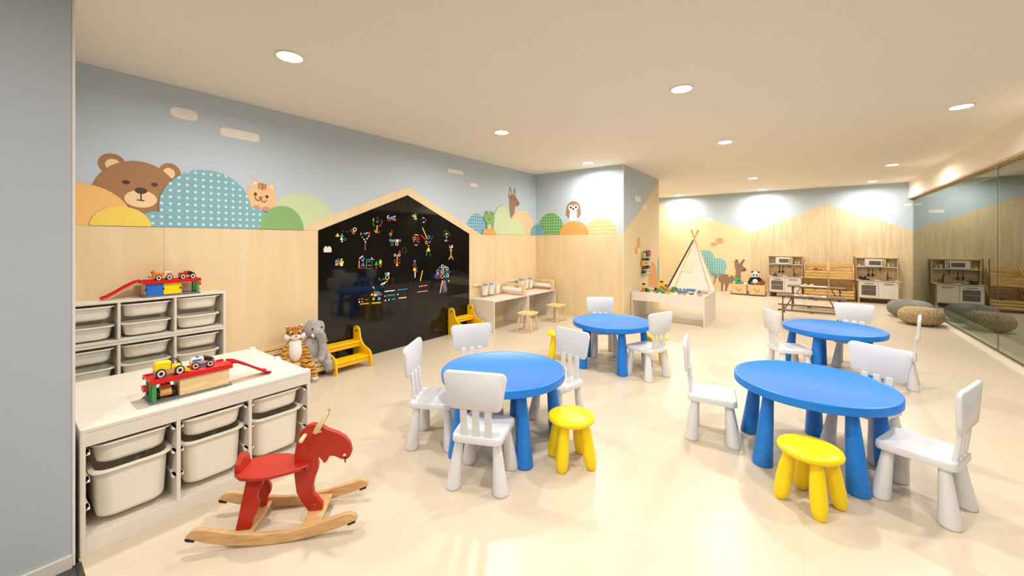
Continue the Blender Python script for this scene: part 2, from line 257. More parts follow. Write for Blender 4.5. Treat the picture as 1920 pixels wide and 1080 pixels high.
# traced outlines on the walls, in wall metres
MAG = [
  ('scattered shapes at upper left', [('triangle','yellow',(2.341,1.437),(2.341,1.415)), ('triangle','green',(2.392,1.434),(2.392,1.411)), ('triangle','white',(2.389,1.398),(2.389,1.379)), ('disc','white',(2.394,1.366),(2.394,1.357)), ('ring','purple',(2.431,1.39),(2.431,1.372)), ('disc','grey',(2.405,1.479),(2.405,1.472)), ('disc','grey',(2.459,1.476),(2.459,1.468))]),
  ('ring cluster', [('ring','white',(2.552,1.505),(2.552,1.481)), ('ring','red',(2.516,1.49),(2.516,1.471)), ('ring','orange',(2.538,1.468),(2.538,1.451))]),
  ('heart on a stick', [('disc','orange',(2.631,1.459),(2.631,1.451)), ('disc','blue',(2.629,1.443),(2.629,1.435)), ('disc','blue',(2.67,1.46),(2.67,1.451)), ('disc','blue',(2.692,1.451),(2.692,1.442)), ('disc','white',(2.706,1.464),(2.706,1.455)), ('disc','orange',(2.735,1.467),(2.735,1.459)), ('disc','red',(2.741,1.445),(2.741,1.436)), ('disc','white',(2.731,1.426),(2.731,1.418)), ('disc','white',(2.712,1.399),(2.712,1.391)), ('disc','orange',(2.648,1.413),(2.648,1.405)), ('disc','white',(2.672,1.389),(2.672,1.381)), ('disc','green',(2.688,1.373),(2.688,1.365)), ('disc','white',(2.688,1.359),(2.688,1.351)), ('stick','purple',(2.687,1.348),(2.683,1.258))]),
  ('large flower', [('arc','yellow',(2.809,1.626),(2.809,1.605),180), ('arc','grey',(2.85,1.641),(2.85,1.621),90), ('arc','purple',(2.892,1.61),(2.892,1.583),0), ('arc','red',(2.881,1.573),(2.881,1.549),300), ('arc','green',(2.813,1.574),(2.813,1.551),210), ('ring','green',(2.852,1.607),(2.852,1.59)), ('stick','yellow',(2.848,1.562),(2.843,1.479)), ('arc','yellow',(2.835,1.495),(2.835,1.472),225), ('arc','red',(2.858,1.486),(2.858,1.465),315)]),
  ('fish', [('arc','white',(3.013,1.667),(3.013,1.643),150), ('disc','yellow',(3.021,1.657),(3.021,1.647)), ('arc','red',(3.017,1.646),(3.017,1.618),250), ('square','blue',(3.061,1.659),(3.061,1.637)), ('arc','white',(3.102,1.671),(3.102,1.652),100), ('triangle','red',(3.102,1.647),(3.102,1.622))]),
  ('little tree above the truck', [('arc','red',(3.049,1.487),(3.049,1.47),30), ('ring','yellow',(3.041,1.457),(3.041,1.439)), ('triangle','green',(3.041,1.429),(3.041,1.42))]),
  ('truck', [('square','blue',(3.041,1.378),(3.041,1.359)), ('triangle','orange',(3.077,1.375),(3.077,1.36)), ('square','red',(3.106,1.375),(3.106,1.356)), ('square','white',(3.139,1.375),(3.139,1.358)), ('square','green',(3.179,1.377),(3.179,1.36)), ('ring','green',(3.065,1.33),(3.065,1.308)), ('ring','white',(3.136,1.333),(3.136,1.31))]),
  ('star near the roof peak', [('triangle','orange',(3.395,1.71),(3.395,1.69)), ('triangle','green',(3.434,1.731),(3.434,1.712)), ('disc','yellow',(3.422,1.699),(3.422,1.683)), ('triangle','blue',(3.41,1.675),(3.41,1.659)), ('triangle','yellow',(3.44,1.673),(3.44,1.654)), ('triangle','grey',(3.456,1.704),(3.456,1.691))]),
  ('hexagon of arcs', [('arc','grey',(3.557,1.663),(3.557,1.644),150), ('arc','red',(3.6,1.658),(3.6,1.637),20), ('arc','white',(3.576,1.638),(3.576,1.621),270), ('arc','white',(3.571,1.677),(3.571,1.661),80)]),
  ('smiling face', [('stick','yellow',(3.419,1.455),(3.482,1.45)), ('ring','orange',(3.416,1.405),(3.416,1.378)), ('ring','red',(3.479,1.404),(3.479,1.378)), ('stick','purple',(3.45,1.382),(3.454,1.359)), ('disc','pink',(3.404,1.364),(3.404,1.356)), ('disc','pink',(3.491,1.355),(3.491,1.347)), ('arc','yellow',(3.445,1.335),(3.445,1.308),270)]),
  ('long-haired figure', [('stick','yellow',(3.555,1.553),(3.639,1.398)), ('stick','red',(3.524,1.452),(3.61,1.39)), ('stick','green',(3.655,1.454),(3.658,1.42)), ('stick','blue',(3.692,1.447),(3.665,1.394)), ('stick','grey',(3.74,1.447),(3.702,1.379)), ('ring','yellow',(3.624,1.351),(3.624,1.327)), ('square','purple',(3.683,1.356),(3.683,1.341)), ('arc','orange',(3.658,1.319),(3.658,1.3),270), ('triangle','yellow',(3.658,1.255),(3.658,1.221)), ('stick','green',(3.634,1.222),(3.626,1.17)), ('stick','grey',(3.678,1.221),(3.702,1.156))]),
  ('flower at the right', [('arc','green',(3.975,1.501),(3.975,1.479),120), ('arc','grey',(4.015,1.506),(4.015,1.486),60), ('arc','green',(4.04,1.471),(4.04,1.449),0), ('arc','purple',(3.97,1.462),(3.97,1.443),200), ('disc','yellow',(4.002,1.474),(4.002,1.457)), ('arc','orange',(4.006,1.445),(4.006,1.424),270), ('stick','blue',(4.002,1.423),(4.002,1.383)), ('stick','white',(3.97,1.378),(4.0,1.371)), ('stick','purple',(4.007,1.371),(4.04,1.371))]),
  ('standing stick figure', [('triangle','red',(4.068,1.298),(4.068,1.279)), ('triangle','white',(4.114,1.296),(4.114,1.276)), ('disc','white',(4.073,1.274),(4.073,1.265)), ('disc','white',(4.109,1.274),(4.109,1.266)), ('square','blue',(4.093,1.254),(4.093,1.241)), ('arc','white',(4.093,1.224),(4.093,1.198),90), ('stick','yellow',(4.093,1.232),(4.093,1.156)), ('stick','yellow',(4.09,1.152),(4.051,1.102)), ('stick','yellow',(4.099,1.152),(4.134,1.099))]),
  ('long-nosed face', [('triangle','red',(3.177,1.232),(3.177,1.213)), ('ring','white',(3.108,1.192),(3.108,1.174)), ('ring','white',(3.172,1.19),(3.172,1.172)), ('stick','orange',(3.142,1.192),(3.139,1.102)), ('disc','red',(3.103,1.124),(3.103,1.116)), ('disc','red',(3.176,1.133),(3.176,1.125)), ('stick','red',(3.098,1.093),(3.191,1.092)), ('triangle','yellow',(3.137,1.069),(3.137,1.048))]),
  ('butterfly', [('stick','red',(2.351,1.177),(2.361,1.157)), ('stick','white',(2.397,1.171),(2.379,1.153)), ('square','blue',(2.333,1.146),(2.333,1.129)), ('square','orange',(2.332,1.112),(2.332,1.097)), ('square','yellow',(2.395,1.131),(2.395,1.114)), ('square','white',(2.389,1.104),(2.389,1.089)), ('disc','orange',(2.365,1.138),(2.365,1.13)), ('disc','yellow',(2.365,1.12),(2.365,1.112)), ('triangle','green',(2.368,1.1),(2.368,1.092))]),
  ('pair of houses', [('stick','white',(2.656,1.196),(2.608,1.163)), ('stick','purple',(2.66,1.18),(2.674,1.154)), ('stick','orange',(2.607,1.144),(2.605,1.055)), ('square','blue',(2.652,1.144),(2.652,1.129)), ('triangle','purple',(2.655,1.094),(2.655,1.064)), ('stick','green',(2.705,1.14),(2.7,1.053)), ('stick','blue',(2.702,1.151),(2.809,1.147)), ('triangle','orange',(2.773,1.165),(2.773,1.149)), ('stick','grey',(2.614,1.052),(2.775,1.043)), ('stick','grey',(2.779,1.134),(2.779,1.046)), ('arc','green',(2.742,1.113),(2.742,1.095),90), ('arc','orange',(2.742,1.09),(2.742,1.073),270), ('triangle','red',(2.741,1.077),(2.741,1.069))]),
  ('small fir tree', [('triangle','green',(2.834,1.099),(2.834,1.071)), ('stick','red',(2.834,1.063),(2.834,1.04))]),
  ('small star flower', [('triangle','yellow',(2.892,1.126),(2.892,1.103)), ('triangle','yellow',(2.892,1.099),(2.892,1.081)), ('arc','green',(2.892,1.08),(2.892,1.061),270), ('stick','red',(2.892,1.063),(2.892,1.046))]),
  ('bird on a branch', [('disc','blue',(2.969,0.963),(2.969,0.947)), ('disc','white',(3.007,0.963),(3.007,0.946)), ('ring','yellow',(2.992,0.917),(2.992,0.886)), ('stick','purple',(2.869,0.915),(2.896,0.888)), ('arc','green',(2.939,0.883),(2.939,0.86),90), ('arc','white',(2.943,0.859),(2.943,0.838),270), ('stick','white',(2.896,0.833),(2.97,0.86)), ('stick','orange',(2.974,0.863),(2.998,0.875)), ('stick','green',(2.929,0.83),(2.929,0.81))]),
  ('patchwork car', [('triangle','yellow',(2.775,0.73),(2.775,0.712)), ('square','red',(2.813,0.749),(2.813,0.733)), ('square','yellow',(2.82,0.716),(2.82,0.7)), ('square','green',(2.85,0.745),(2.85,0.729)), ('square','blue',(2.854,0.717),(2.854,0.699)), ('triangle','blue',(2.881,0.741),(2.881,0.727)), ('triangle','red',(2.894,0.72),(2.894,0.701)), ('ring','white',(2.799,0.673),(2.799,0.656)), ('ring','white',(2.875,0.666),(2.875,0.649)), ('stick','yellow',(2.775,0.623),(2.898,0.616)), ('disc','white',(2.794,0.809),(2.794,0.8)), ('disc','blue',(2.813,0.791),(2.813,0.785))]),
  ('tiny cart', [('arc','red',(2.607,0.678),(2.607,0.663),90), ('arc','blue',(2.649,0.68),(2.649,0.664),90), ('disc','white',(2.608,0.658),(2.608,0.649)), ('disc','yellow',(2.649,0.656),(2.649,0.648)), ('stick','red',(2.681,0.674),(2.729,0.675)), ('stick','orange',(2.617,0.631),(2.731,0.629))]),
  ('rows of sticks', [('stick','white',(2.953,0.746),(3.102,0.744)), ('stick','blue',(3.146,0.745),(3.298,0.743)), ('stick','blue',(2.989,0.69),(3.11,0.688)), ('stick','white',(3.164,0.638),(3.282,0.635)), ('stick','green',(3.057,0.636),(3.11,0.636)), ('disc','white',(2.961,0.687),(2.961,0.68)), ('disc','white',(3.151,0.688),(3.151,0.679)), ('disc','white',(2.963,0.632),(2.963,0.623)), ('disc','white',(3.019,0.634),(3.019,0.625)), ('stick','pink',(3.491,0.755),(3.634,0.762)), ('stick','pink',(3.462,0.685),(3.645,0.684)), ('stick','yellow',(3.517,0.827),(3.555,0.97))]),
  ('figure with round head', [('disc','blue',(3.421,1.099),(3.421,1.081)), ('ring','red',(3.42,1.044),(3.42,1.016)), ('square','yellow',(3.419,0.99),(3.419,0.969)), ('arc','green',(3.465,0.993),(3.465,0.977),150), ('arc','blue',(3.463,0.972),(3.463,0.957),220), ('stick','red',(3.418,0.964),(3.418,0.913)), ('stick','white',(3.431,0.963),(3.427,0.88))]),
  ('bouquet of rings', [('ring','white',(3.922,1.008),(3.922,0.982)), ('ring','blue',(3.875,0.972),(3.875,0.94)), ('ring','white',(4.016,0.97),(4.016,0.944)), ('ring','white',(3.92,0.926),(3.92,0.901)), ('ring','green',(3.978,0.917),(3.978,0.887)), ('ring','blue',(4.037,0.919),(4.037,0.892)), ('ring','orange',(3.917,0.864),(3.917,0.83)), ('ring','purple',(3.856,0.864),(3.856,0.835)), ('ring','blue',(3.799,0.871),(3.799,0.845)), ('ring','white',(4.026,0.868),(4.026,0.842)), ('ring','purple',(3.875,0.916),(3.875,0.896)), ('ring','white',(3.831,0.912),(3.831,0.895)), ('ring','white',(3.977,0.997),(3.977,0.983)), ('disc','red',(3.823,0.951),(3.823,0.933)), ('disc','orange',(3.941,0.968),(3.941,0.951)), ('disc','blue',(3.972,0.858),(3.972,0.841)), ('disc','white',(4.046,0.789),(4.046,0.778)), ('stick','white',(3.922,0.803),(3.877,0.63)), ('stick','red',(3.933,0.803),(3.93,0.631)), ('stick','blue',(3.943,0.802),(3.959,0.628)), ('stick','blue',(3.951,0.801),(3.975,0.642)), ('stick','red',(3.957,0.801),(3.997,0.62)), ('stick','green',(3.972,0.799),(4.011,0.646))]),
]
DEER = [(-1.5, 0.728), (-1.43, 0.746), (-1.38, 0.724), (-1.31, 0.711), (-1.25, 0.666), (-1.22, 0.628), (-1.24, 0.572), (-1.31, 0.561), (-1.35, 0.543), (-1.35, 0.433), (-1.35, 0.242), (-1.38, 0.209), (-1.54, 0.23), (-1.62, 0.225), (-1.65, 0.142), (-1.68, 0.011), (-1.73, 0.008), (-1.72, 0.121), (-1.73, 0.218), (-1.75, 0.233), (-1.77, 0.118), (-1.78, -0.004), (-1.82, -0.008), (-1.82, 0.115), (-1.82, 0.212), (-1.88, 0.29), (-1.88, 0.372), (-1.8, 0.457), (-1.69, 0.466), (-1.57, 0.436), (-1.48, 0.425), (-1.46, 0.538), (-1.48, 0.649)]
EARL = [(-1.51, 0.831), (-1.45, 0.833), (-1.42, 0.723), (-1.48, 0.721)]
EARR = [(-1.38, 0.732), (-1.37, 0.796), (-1.32, 0.842), (-1.32, 0.782), (-1.34, 0.71)]
ANT = [[(-1.39, 0.716), (-1.42, 0.81), (-1.48, 0.872)], [(-1.43, 0.826), (-1.43, 0.886)], [(-1.33, 0.718), (-1.3, 0.83), (-1.25, 0.871)], [(-1.3, 0.83), (-1.3, 0.885)]]
TREE = [(-2.34, 1.099), (-2.22, 1.116), (-2.07, 1.088), (-2.0, 0.986), (-1.98, 0.898), (-1.85, 0.901), (-1.74, 0.845), (-1.68, 0.717), (-1.69, 0.6), (-1.74, 0.554), (-1.72, 0.468), (-1.74, 0.364), (-1.85, 0.329), (-1.98, 0.337), (-2.07, 0.405), (-2.18, 0.653)]
# ------------------------------------------------------------------ the room shell
H = 2.66
XL, YW2, XC, YC2, YB, XG = -4.18, 6.40, -2.43, 8.40, 12.06, 1.91
st(MB().box(-4.35, 2.3, .24, 12.3, -.08, 0).build('floor', floor_mat(), smooth=False))
CARPET = plain('dark_carpet', '4b4c50', .95, bump=1., scale=600, var=.35)
st(MB().box(-2.48, 2.3, -3.5, .237, -.08, -.004).build('floor', CARPET, smooth=False))
st(MB().box(2.3, 5.4, -3.5, 12.3, -.08, -.004).build('floor', CARPET, smooth=False))
st(MB().box(-4.35, 5.4, -3.5, 12.3, H, H + .1).build('ceiling', CREAM, smooth=False))
MATS_L = [BLUE, PLY]
wl_ = st(MB().box(-4.35, XL, .2, YW2 + .02, 0, H).build('wall_left', BLUE, smooth=False))
WH = 1.484; PT = .008
def wpan(pts, mat=PLY, parent=wl_): return MB().prism(pts, 'yz', XL + .0005, XL + PT).build('panel', mat, parent, bevel=.0008, seg=1, smooth=False)
wpan([(.222, 0), (.868, 0), (.868, WH), (.222, WH)])
wpan([(.8692, 0), (2.127, 0), (2.127, WH), (.8692, WH)])
wpan([(1.88, WH + .001), (2.13, WH + .001), (3.31, 1.973), (3.31, 2.085)])
wpan([(3.31, 1.973), (4.49, WH + .001), (4.75, WH + .001), (3.31, 2.085)])
wpan([(4.493, 0), (5.128, 0), (5.128, WH), (4.493, WH)])
wpan([(5.131, 0), (6.395, 0), (6.395, WH), (5.131, WH)])
colw = st(MB().box(-4.35, XC, YW2, YC2, 0, H).build('wall_middle', BLUE, smooth=False))
for a, b in ((XL + PT, -3.672), (-3.669, XC - .003)):
    MB().box(a, b, YW2 - PT, YW2 - .0005, 0, WH).build('panel', PLY, colw, bevel=.0008, seg=1, smooth=False)
MB().prism([(YW2 + .0, 0), (YC2, 0), (YC2, 2.60), (YW2, 1.50)], 'yz', XC + .0005, XC + .004).build('hill_panel', HILLY, colw, smooth=False)
MB().box(XC - .006, XC + .007, YW2 - PT - .004, YW2 + .004, 0, H).build('corner_strip', WHITE, colw, smooth=False)
wb = st(MB().box(-4.35, 1.925, YB, 12.3, 0, H).build('wall_back', BLUE, smooth=False))
MB().prism([(-4.3, 0), (-1.102, 0), (-1.102, 1.595), (-2.35, 2.09), (-2.7, 2.19), (-3.0, 2.26), (-3.41, 2.47), (-4.3, 2.6)], 'xz', YB - .004, YB - .0005).build('hill_panel', HILLY, wb, smooth=False)
def zb(x): return 1.595 + (x + 1.10) * (2.255 - 1.595) / 1.52 if x < .42 else 2.255 - (x - .42) * .66 / 1.5
for a, b in ((-1.10, -.62), (-.617, .42), (.423, 1.30), (1.303, 1.905)):
    MB().prism([(a, 0), (b, 0), (b, zb(b)), (a, zb(a))], 'xz', YB - PT, YB - .0005).build('panel', PLY2, wb, bevel=.0008, seg=1, smooth=False)
# left niche beyond the column
st(MB().box(-4.5, -4.35, YW2, 12.3, 0, H).build('wall_left', HILLY, smooth=False))
# beam and glass wall on the right
st(MB().box(1.84, 2.3, .24, YB, 2.315, H).build('wall_right', CREAM, smooth=False))
TRIMW = wood('trim_wood', 'c9ab7c', 'b39263', (8, 1, 8), .5, 2)
st(MB().box(1.838, 1.93, .24, YB - .01, 2.285, 2.315).build('trim_1', TRIMW, bevel=.002, smooth=False))
st(MB().box(1.80, 1.885, .25, YB - .01, 0, .012).build('trim_2', WHITE, bevel=.003, smooth=False))
st(MB().box(1.885, 1.90, .25, YB - .01, 0, .020).build('trim_3', TRIMW, smooth=False))
GLASS = glass_mat()
win = st(MB().box(1.90, 1.93, .25, YB - .01, 0, .028).build('window_1', BLACK, smooth=False))
for a, b in ((.26, 3.9), (3.905, 7.397), (7.403, YB - .012)):
    MB().box(1.905, 1.917, a, b, .028, 2.29).build('pane', GLASS, win, smooth=False)
for y in (3.9025, 7.40): MB().box(1.903, 1.919, y - .004, y + .004, .028, 2.29).build('joint', DMETAL, win, smooth=False)
cl = MB().box(1.895, 1.925, 7.36, 7.44, 2.27, 2.30).build('clamp', METAL, win, bevel=.003)
# dim corridor behind the glass and the lobby behind the camera
DIM = plain('corridor_wall', '34372f', .9)
st(MB().box(5.4, 5.5, -3.5, 12.3, 0, H).build('wall_corridor', DIM, smooth=False))
st(MB().box(1.925, 5.4, YB, 12.3, 0, H).build('wall_corridor', DIM, smooth=False))
st(MB().box(-4.35, -2.475, -3.5, .222, 0, H).build('wall_front', GREYBLUE, smooth=False))
wf = st(MB().box(-2.478, -2.472, .219, .2275, 0, H).build('trim_4', WHITE, smooth=False))
st(MB().box(-2.476, -2.462, -3.5, .218, -.004, .052).build('baseboard_front', plain('skirting', 'd8cfbf', .5), bevel=.003, smooth=False))
st(MB().box(-2.48, 1.9, .228, .245, -.01, .001).build('threshold', DMETAL, smooth=False))
st(MB().box(-4.35, 5.4, -3.6, -3.5, 0, H).build('wall_lobby', GREYBLUE, smooth=False))

# ------------------------------------------------------------------ printed mural
def ell(cx, cy, rx, ry=None, a0=0, a1=360, n=40, base=None, left=None):
    ry = ry or rx; p = []
    for i in range(n + (0 if a1 - a0 == 360 else 1)):
        a = R(a0 + (a1 - a0) * i / n); x, y = cx + rx * cos(a), cy + ry * sin(a)
        if base is not None: y = max(y, base)
        if left is not None: x = max(x, left)
        p.append((x, y))
    out = []
    for q in p:
        if not out or abs(q[0] - out[-1][0]) + abs(q[1] - out[-1][1]) > 1e-5: out.append(q)
    if len(out) > 2 and abs(out[0][0] - out[-1][0]) + abs(out[0][1] - out[-1][1]) < 1e-5: out.pop()
    return out
def stroke(pts, wd):
    pts = [Vector(p) for p in pts]; l, r = [], []
    for i, p in enumerate(pts):
        d = (pts[min(i + 1, len(pts) - 1)] - pts[max(i - 1, 0)]).normalized(); n = Vector((-d.y, d.x)) * wd / 2
        l.append(tuple(p + n)); r.append(tuple(p - n))
    return l + r[::-1]
def decal(frame, parent, name, shapes, d0=0):
    """one printed figure of the wallpaper: shapes = (material, polygon) from back to front"""
    mb = MB(); ms = []
    for k, (m, pts) in enumerate(shapes):
        if m not in ms: ms.append(m)
        mb.mi = ms.index(m); d = .0008 * (k + 1) + d0
        mb.face([frame(u, v, d) for u, v in pts])
    return mb.build(name, ms, parent, smooth=False, fix=False)
fL = lambda u, v, d: (XL + d, u, v)
f2 = lambda u, v, d: (u, YW2 - d, v)
fC = lambda u, v, d: (XC + .004 + d, u, v)
fB = lambda u, v, d: (u, YB - .004 - d, v)
pm = lambda n, c: plain('print_' + n, c, .65)
BR, CR, DK = pm('brown', 'a5764c'), pm('cream', 'f0cf9c'), pm('dark_brown', '4a3226')
OR, YE, DG, LG, TE = pm('orange', 'f3bd72'), pm('yellow', 'f1d25a'), pm('green', '86b070'), pm('pale_green', 'cbd9ad'), pm('teal', '7ab0bc')
CLD, TAN, WH_, PK = pm('cloud', 'f4eee2'), pm('tan', 'eac08e'), pm('white', 'f6efe3'), pm('pinkish', 'c99676')
OR2, BR2, ORL = pm('deep_orange', 'eda65a'), pm('roe_brown', '9c7a5e'), pm('roe_light', 'e8cfae')
TD = dots('print_teal_dots', '7fb0b8', 'cfe6e4', .055, .2)
TD2 = dots('print_blue_dots', '6fa6bb', 'bcd9df', .05, .25)
GD = dots('print_green_dots', '6aa766', 'a9d18a', .055, .28, (0, 2))
OD = dots('print_peach_dots', 'efc596', 'f6dcb5', .045, .26)
YD = dots('print_orange_check', 'f3c47e', 'fbe3b6', .06, .3, (0, 2), True)
TDB = dots('print_tree_dots', '7fb8ba', 'd6ebe6', .06, .24, (0, 2))
B0 = WH + .001
decal(fL, wl_, 'mural_bear', [(BR, ell(.57, 1.95, .075, .08)), (CR, ell(.575, 1.945, .042, .045)), (BR, ell(.905, 1.93, .07, .08)), (CR, ell(.90, 1.925, .038, .045)),
    (BR, ell(.715, 1.69, .26, .305, base=B0)), (DK, ell(.645, 1.822, .022, .016)), (DK, ell(.81, 1.822, .02, .016)), (CR, ell(.73, 1.70, .095, .068)),
    (DK, ell(.73, 1.765, .036, .025)), (DK, stroke([(.73, 1.75), (.73, 1.69)], .008)), (DK, stroke([(.705, 1.692), (.75, 1.688)], .008))])
decal(fL, wl_, 'mural_orange_hill', [(OR, ell(.40, 1.484, .295, .305, base=B0, left=.222))], .008)
decal(fL, wl_, 'mural_cat', [(TAN, [(1.475, 1.88), (1.53, 1.97), (1.585, 1.91)]), (TAN, [(1.60, 1.91), (1.695, 1.945), (1.70, 1.85)]), (WH_, [(1.50, 1.89), (1.53, 1.94), (1.56, 1.90)]), (WH_, [(1.635, 1.895), (1.68, 1.92), (1.685, 1.87)]),
    (TAN, ell(1.585, 1.80, .125, .125)), (TAN, [(1.46, 1.80), (1.71, 1.80), (1.70, 1.66), (1.50, 1.66)]),
    (BR, stroke([(1.565, 1.925), (1.56, 1.87)], .015)), (BR, stroke([(1.59, 1.925), (1.59, 1.86)], .022)), (BR, stroke([(1.615, 1.92), (1.615, 1.87)], .015)),
    (DK, ell(1.53, 1.815, .013, .016)), (DK, ell(1.63, 1.80, .013, .016)), (BR, ell(1.575, 1.785, .018, .012)), (DK, stroke([(1.525, 1.79), (1.535, 1.765), (1.56, 1.755), (1.575, 1.77), (1.59, 1.75), (1.61, 1.745), (1.625, 1.77)], .006)),
    (PK, ell(1.54, 1.685, .03, .024)), (PK, ell(1.62, 1.68, .03, .024))])
decal(fL, wl_, 'mural_blue_hill', [(TD, ell(1.165, 1.65, .33, .335, base=B0)), (TD, [(.85, B0), (1.48, B0), (1.49, 1.66), (.84, 1.66)]), (TD, ell(.82, 1.484, .115, .125, base=B0)), (TD, ell(1.52, 1.484, .17, .195, base=B0))], .010)
decal(fL, wl_, 'mural_yellow_hill', [(YE, ell(.62, 1.484, .168, .15, base=B0))], .014)
decal(fL, wl_, 'mural_pale_hill', [(LG, ell(1.97, 1.50, .37, .365, base=B0))], .0)
decal(fL, wl_, 'mural_green_hill', [(DG, ell(1.77, 1.484, .205, .235, base=B0))], .014)
for i, (u, v, l, h_) in enumerate(((1.0, 2.44, .185, .09), (1.41, 2.353, .32, .08), (4.21, 2.408, .33, .055), (4.615, 2.255, .18, .055))):
    decal(fL, wl_, 'mural_cloud', [(CLD, [(a, b) for a, b in rr2(l, h_, h_ * .47, 6, u, v)])])
decal(fL, wl_, 'mural_dotted_blue_hill', [(TD2, ell(4.68, 1.484, .27, .325, base=B0))])
decal(fL, wl_, 'mural_frog', [(DG, ell(4.91, 1.825, .04, .045)), (DG, ell(5.04, 1.825, .04, .045)), (DG, ell(4.975, 1.745, .135, .095)), (DG, ell(4.975, 1.62, .075, .10)), (LG, ell(4.975, 1.60, .035, .05)), (DK, stroke([(4.93, 1.74), (4.975, 1.72), (5.02, 1.74)], .008)), (DK, ell(4.91, 1.83, .012)), (DK, ell(5.04, 1.83, .012))], .012)
decal(fL, wl_, 'mural_small_orange_hill', [(OR2, ell(4.965, 1.484, .175, .095, base=B0))], .020)
decal(fL, wl_, 'mural_roe_deer', [(BR2, [(5.50, 2.13), (5.53, 2.3), (5.56, 2.34), (5.60, 2.28), (5.61, 2.18)]), (BR2, [(5.63, 2.18), (5.67, 2.30), (5.71, 2.34), (5.73, 2.26), (5.72, 2.14)]), (ORL, [(5.53, 2.18), (5.55, 2.28), (5.585, 2.20)]), (ORL, [(5.66, 2.18), (5.70, 2.29), (5.71, 2.18)]),
    (BR2, [(5.52, 2.16), (5.60, 2.21), (5.70, 2.20), (5.77, 2.13), (5.83, 2.08), (5.83, 2.03), (5.78, 2.0), (5.71, 2.0), (5.69, 1.9), (5.72, 1.6), (5.5, 1.6), (5.55, 1.85)]), (DK, ell(5.60, 2.14, .01)), (DK, ell(5.70, 2.12, .01)), (DK, stroke([(5.76, 2.045), (5.82, 2.05)], .012))])
decal(fL, wl_, 'mural_pale_green_hill', [(LG, ell(5.33, 1.68, .25, .30, base=B0)), (LG, [(5.08, B0), (5.58, B0), (5.57, 1.7), (5.09, 1.7)]), (LG, ell(5.68, 1.484, .29, .27, base=B0))], .010)
decal(fL, wl_, 'mural_peach_hill', [(OD, ell(5.93, 1.60, .39, .345, base=B0))], .006)
decal(fL, wl_, 'mural_blue_mound', [(TE, [(q, min(v, 2)) for q, v in ell(6.39, 1.484, .2, .2, 90, 180, base=B0)] + [(6.39, B0)])], .014)
decal(f2, colw, 'mural_blue_mound', [(TE, ell(-4.17, 1.484, .2, .2, 0, 90, base=B0) + [(-4.17, B0)])], .008)
decal(f2, colw, 'mural_green_dotted_hill', [(GD, ell(-3.85, 1.61, .275, .29, base=B0))])
decal(f2, colw, 'mural_owl', [(BR2, ell(-3.37, 1.95, .145, .15)), (BR2, [(-3.51, 1.97), (-3.23, 1.97), (-3.215, 1.86), (-3.26, 1.80), (-3.48, 1.80), (-3.53, 1.86)]), (WH_, ell(-3.37, 1.84, .085, .13)), (WH_, ell(-3.42, 1.98, .05)), (WH_, ell(-3.32, 1.98, .05)), (DK, ell(-3.42, 1.985, .022)), (DK, ell(-3.315, 1.985, .022)), (DK, ell(-3.37, 1.955, .022, .018)),
    (DK, stroke([(-3.44, 1.90), (-3.445, 1.83), (-3.48, 1.79)], .006)), (DK, stroke([(-3.30, 1.90), (-3.295, 1.83), (-3.26, 1.79)], .006))])
decal(f2, colw, 'mural_orange_hill', [(OR2, ell(-3.355, 1.484, .295, .25, base=B0))], .008)
decal(f2, colw, 'mural_check_hill', [(YD, ell(-2.84, 1.50, .30, .27, base=B0))], .004)
decal(f2, colw, 'mural_cloud', [(CLD, rr2(.16, .06, .028, 5, -2.975, 2.225))])
for u, v, l, h_ in ((7.1, 2.135, .32, .1), (7.53, 2.01, .2, .09)): decal(fC, colw, 'mural_cloud', [(CLD, rr2(l, h_, .045, 5, u, v))])
BFO = pm('butterfly_orange', 'eba869')
decal(fC, colw, 'mural_butterfly', [(BFO, ell(7.14, 1.33, .10, .12)), (BFO, ell(7.02, 1.2, .08, .07)), (WH_, ell(7.15, 1.2, .05, .05))])
decal(fC, colw, 'mural_orange_hill', [(BFO, ell(7.98, .55, .27, .40, base=.15)), (BFO, ell(8.25, .35, .15, .28, base=.15))])
decal(fC, colw, 'mural_teal_tree', [(TE, ell(8.40, .78, .12, .26, 90, 270) + [(8.399, .52)])])
decal(fB, wb, 'mural_butterfly', [(BFO, ell(-1.86, 1.37, .10, .09)), (BFO, ell(-2.0, 1.28, .085, .05)), (WH_, ell(-1.85, 1.265, .06, .02)), (BFO, stroke([(-1.76, 1.37), (-1.72, 1.41)], .008))])
decal(fB, wb, 'mural_tree', [(TDB, TREE), (BR2, stroke([(-1.95, .42), (-1.98, .25), (-2.05, .05)], .03)), (BR2, stroke([(-2.05, .48), (-1.9, .42), (-1.8, .47)], .02))])
decal(fB, wb, 'mural_deer', [(BR2, DEER), (BR2, EARL), (BR2, EARR)] + [(DK, stroke(a, .018)) for a in ANT] + [(DK, ell(DEER[6][0] - .03, DEER[6][1] + .03, .035, .02)), (WH_, ell(-1.62, .42, .025, .02)), (WH_, ell(-1.5, .40, .02, .016))], .004)
for u, v, l, h_ in ((-3.16, 2.08, .28, .08), (-2.87, 1.9, .2, .08), (-2.17, 1.97, .32, .08), (-1.11, 2.067, .3, .06), (1.55, 2.0, .24, .07), (1.83, 2.165, .14, .06)): decal(fB, wb, 'mural_cloud', [(CLD, rr2(l, h_, h_ * .45, 5, u, v))])

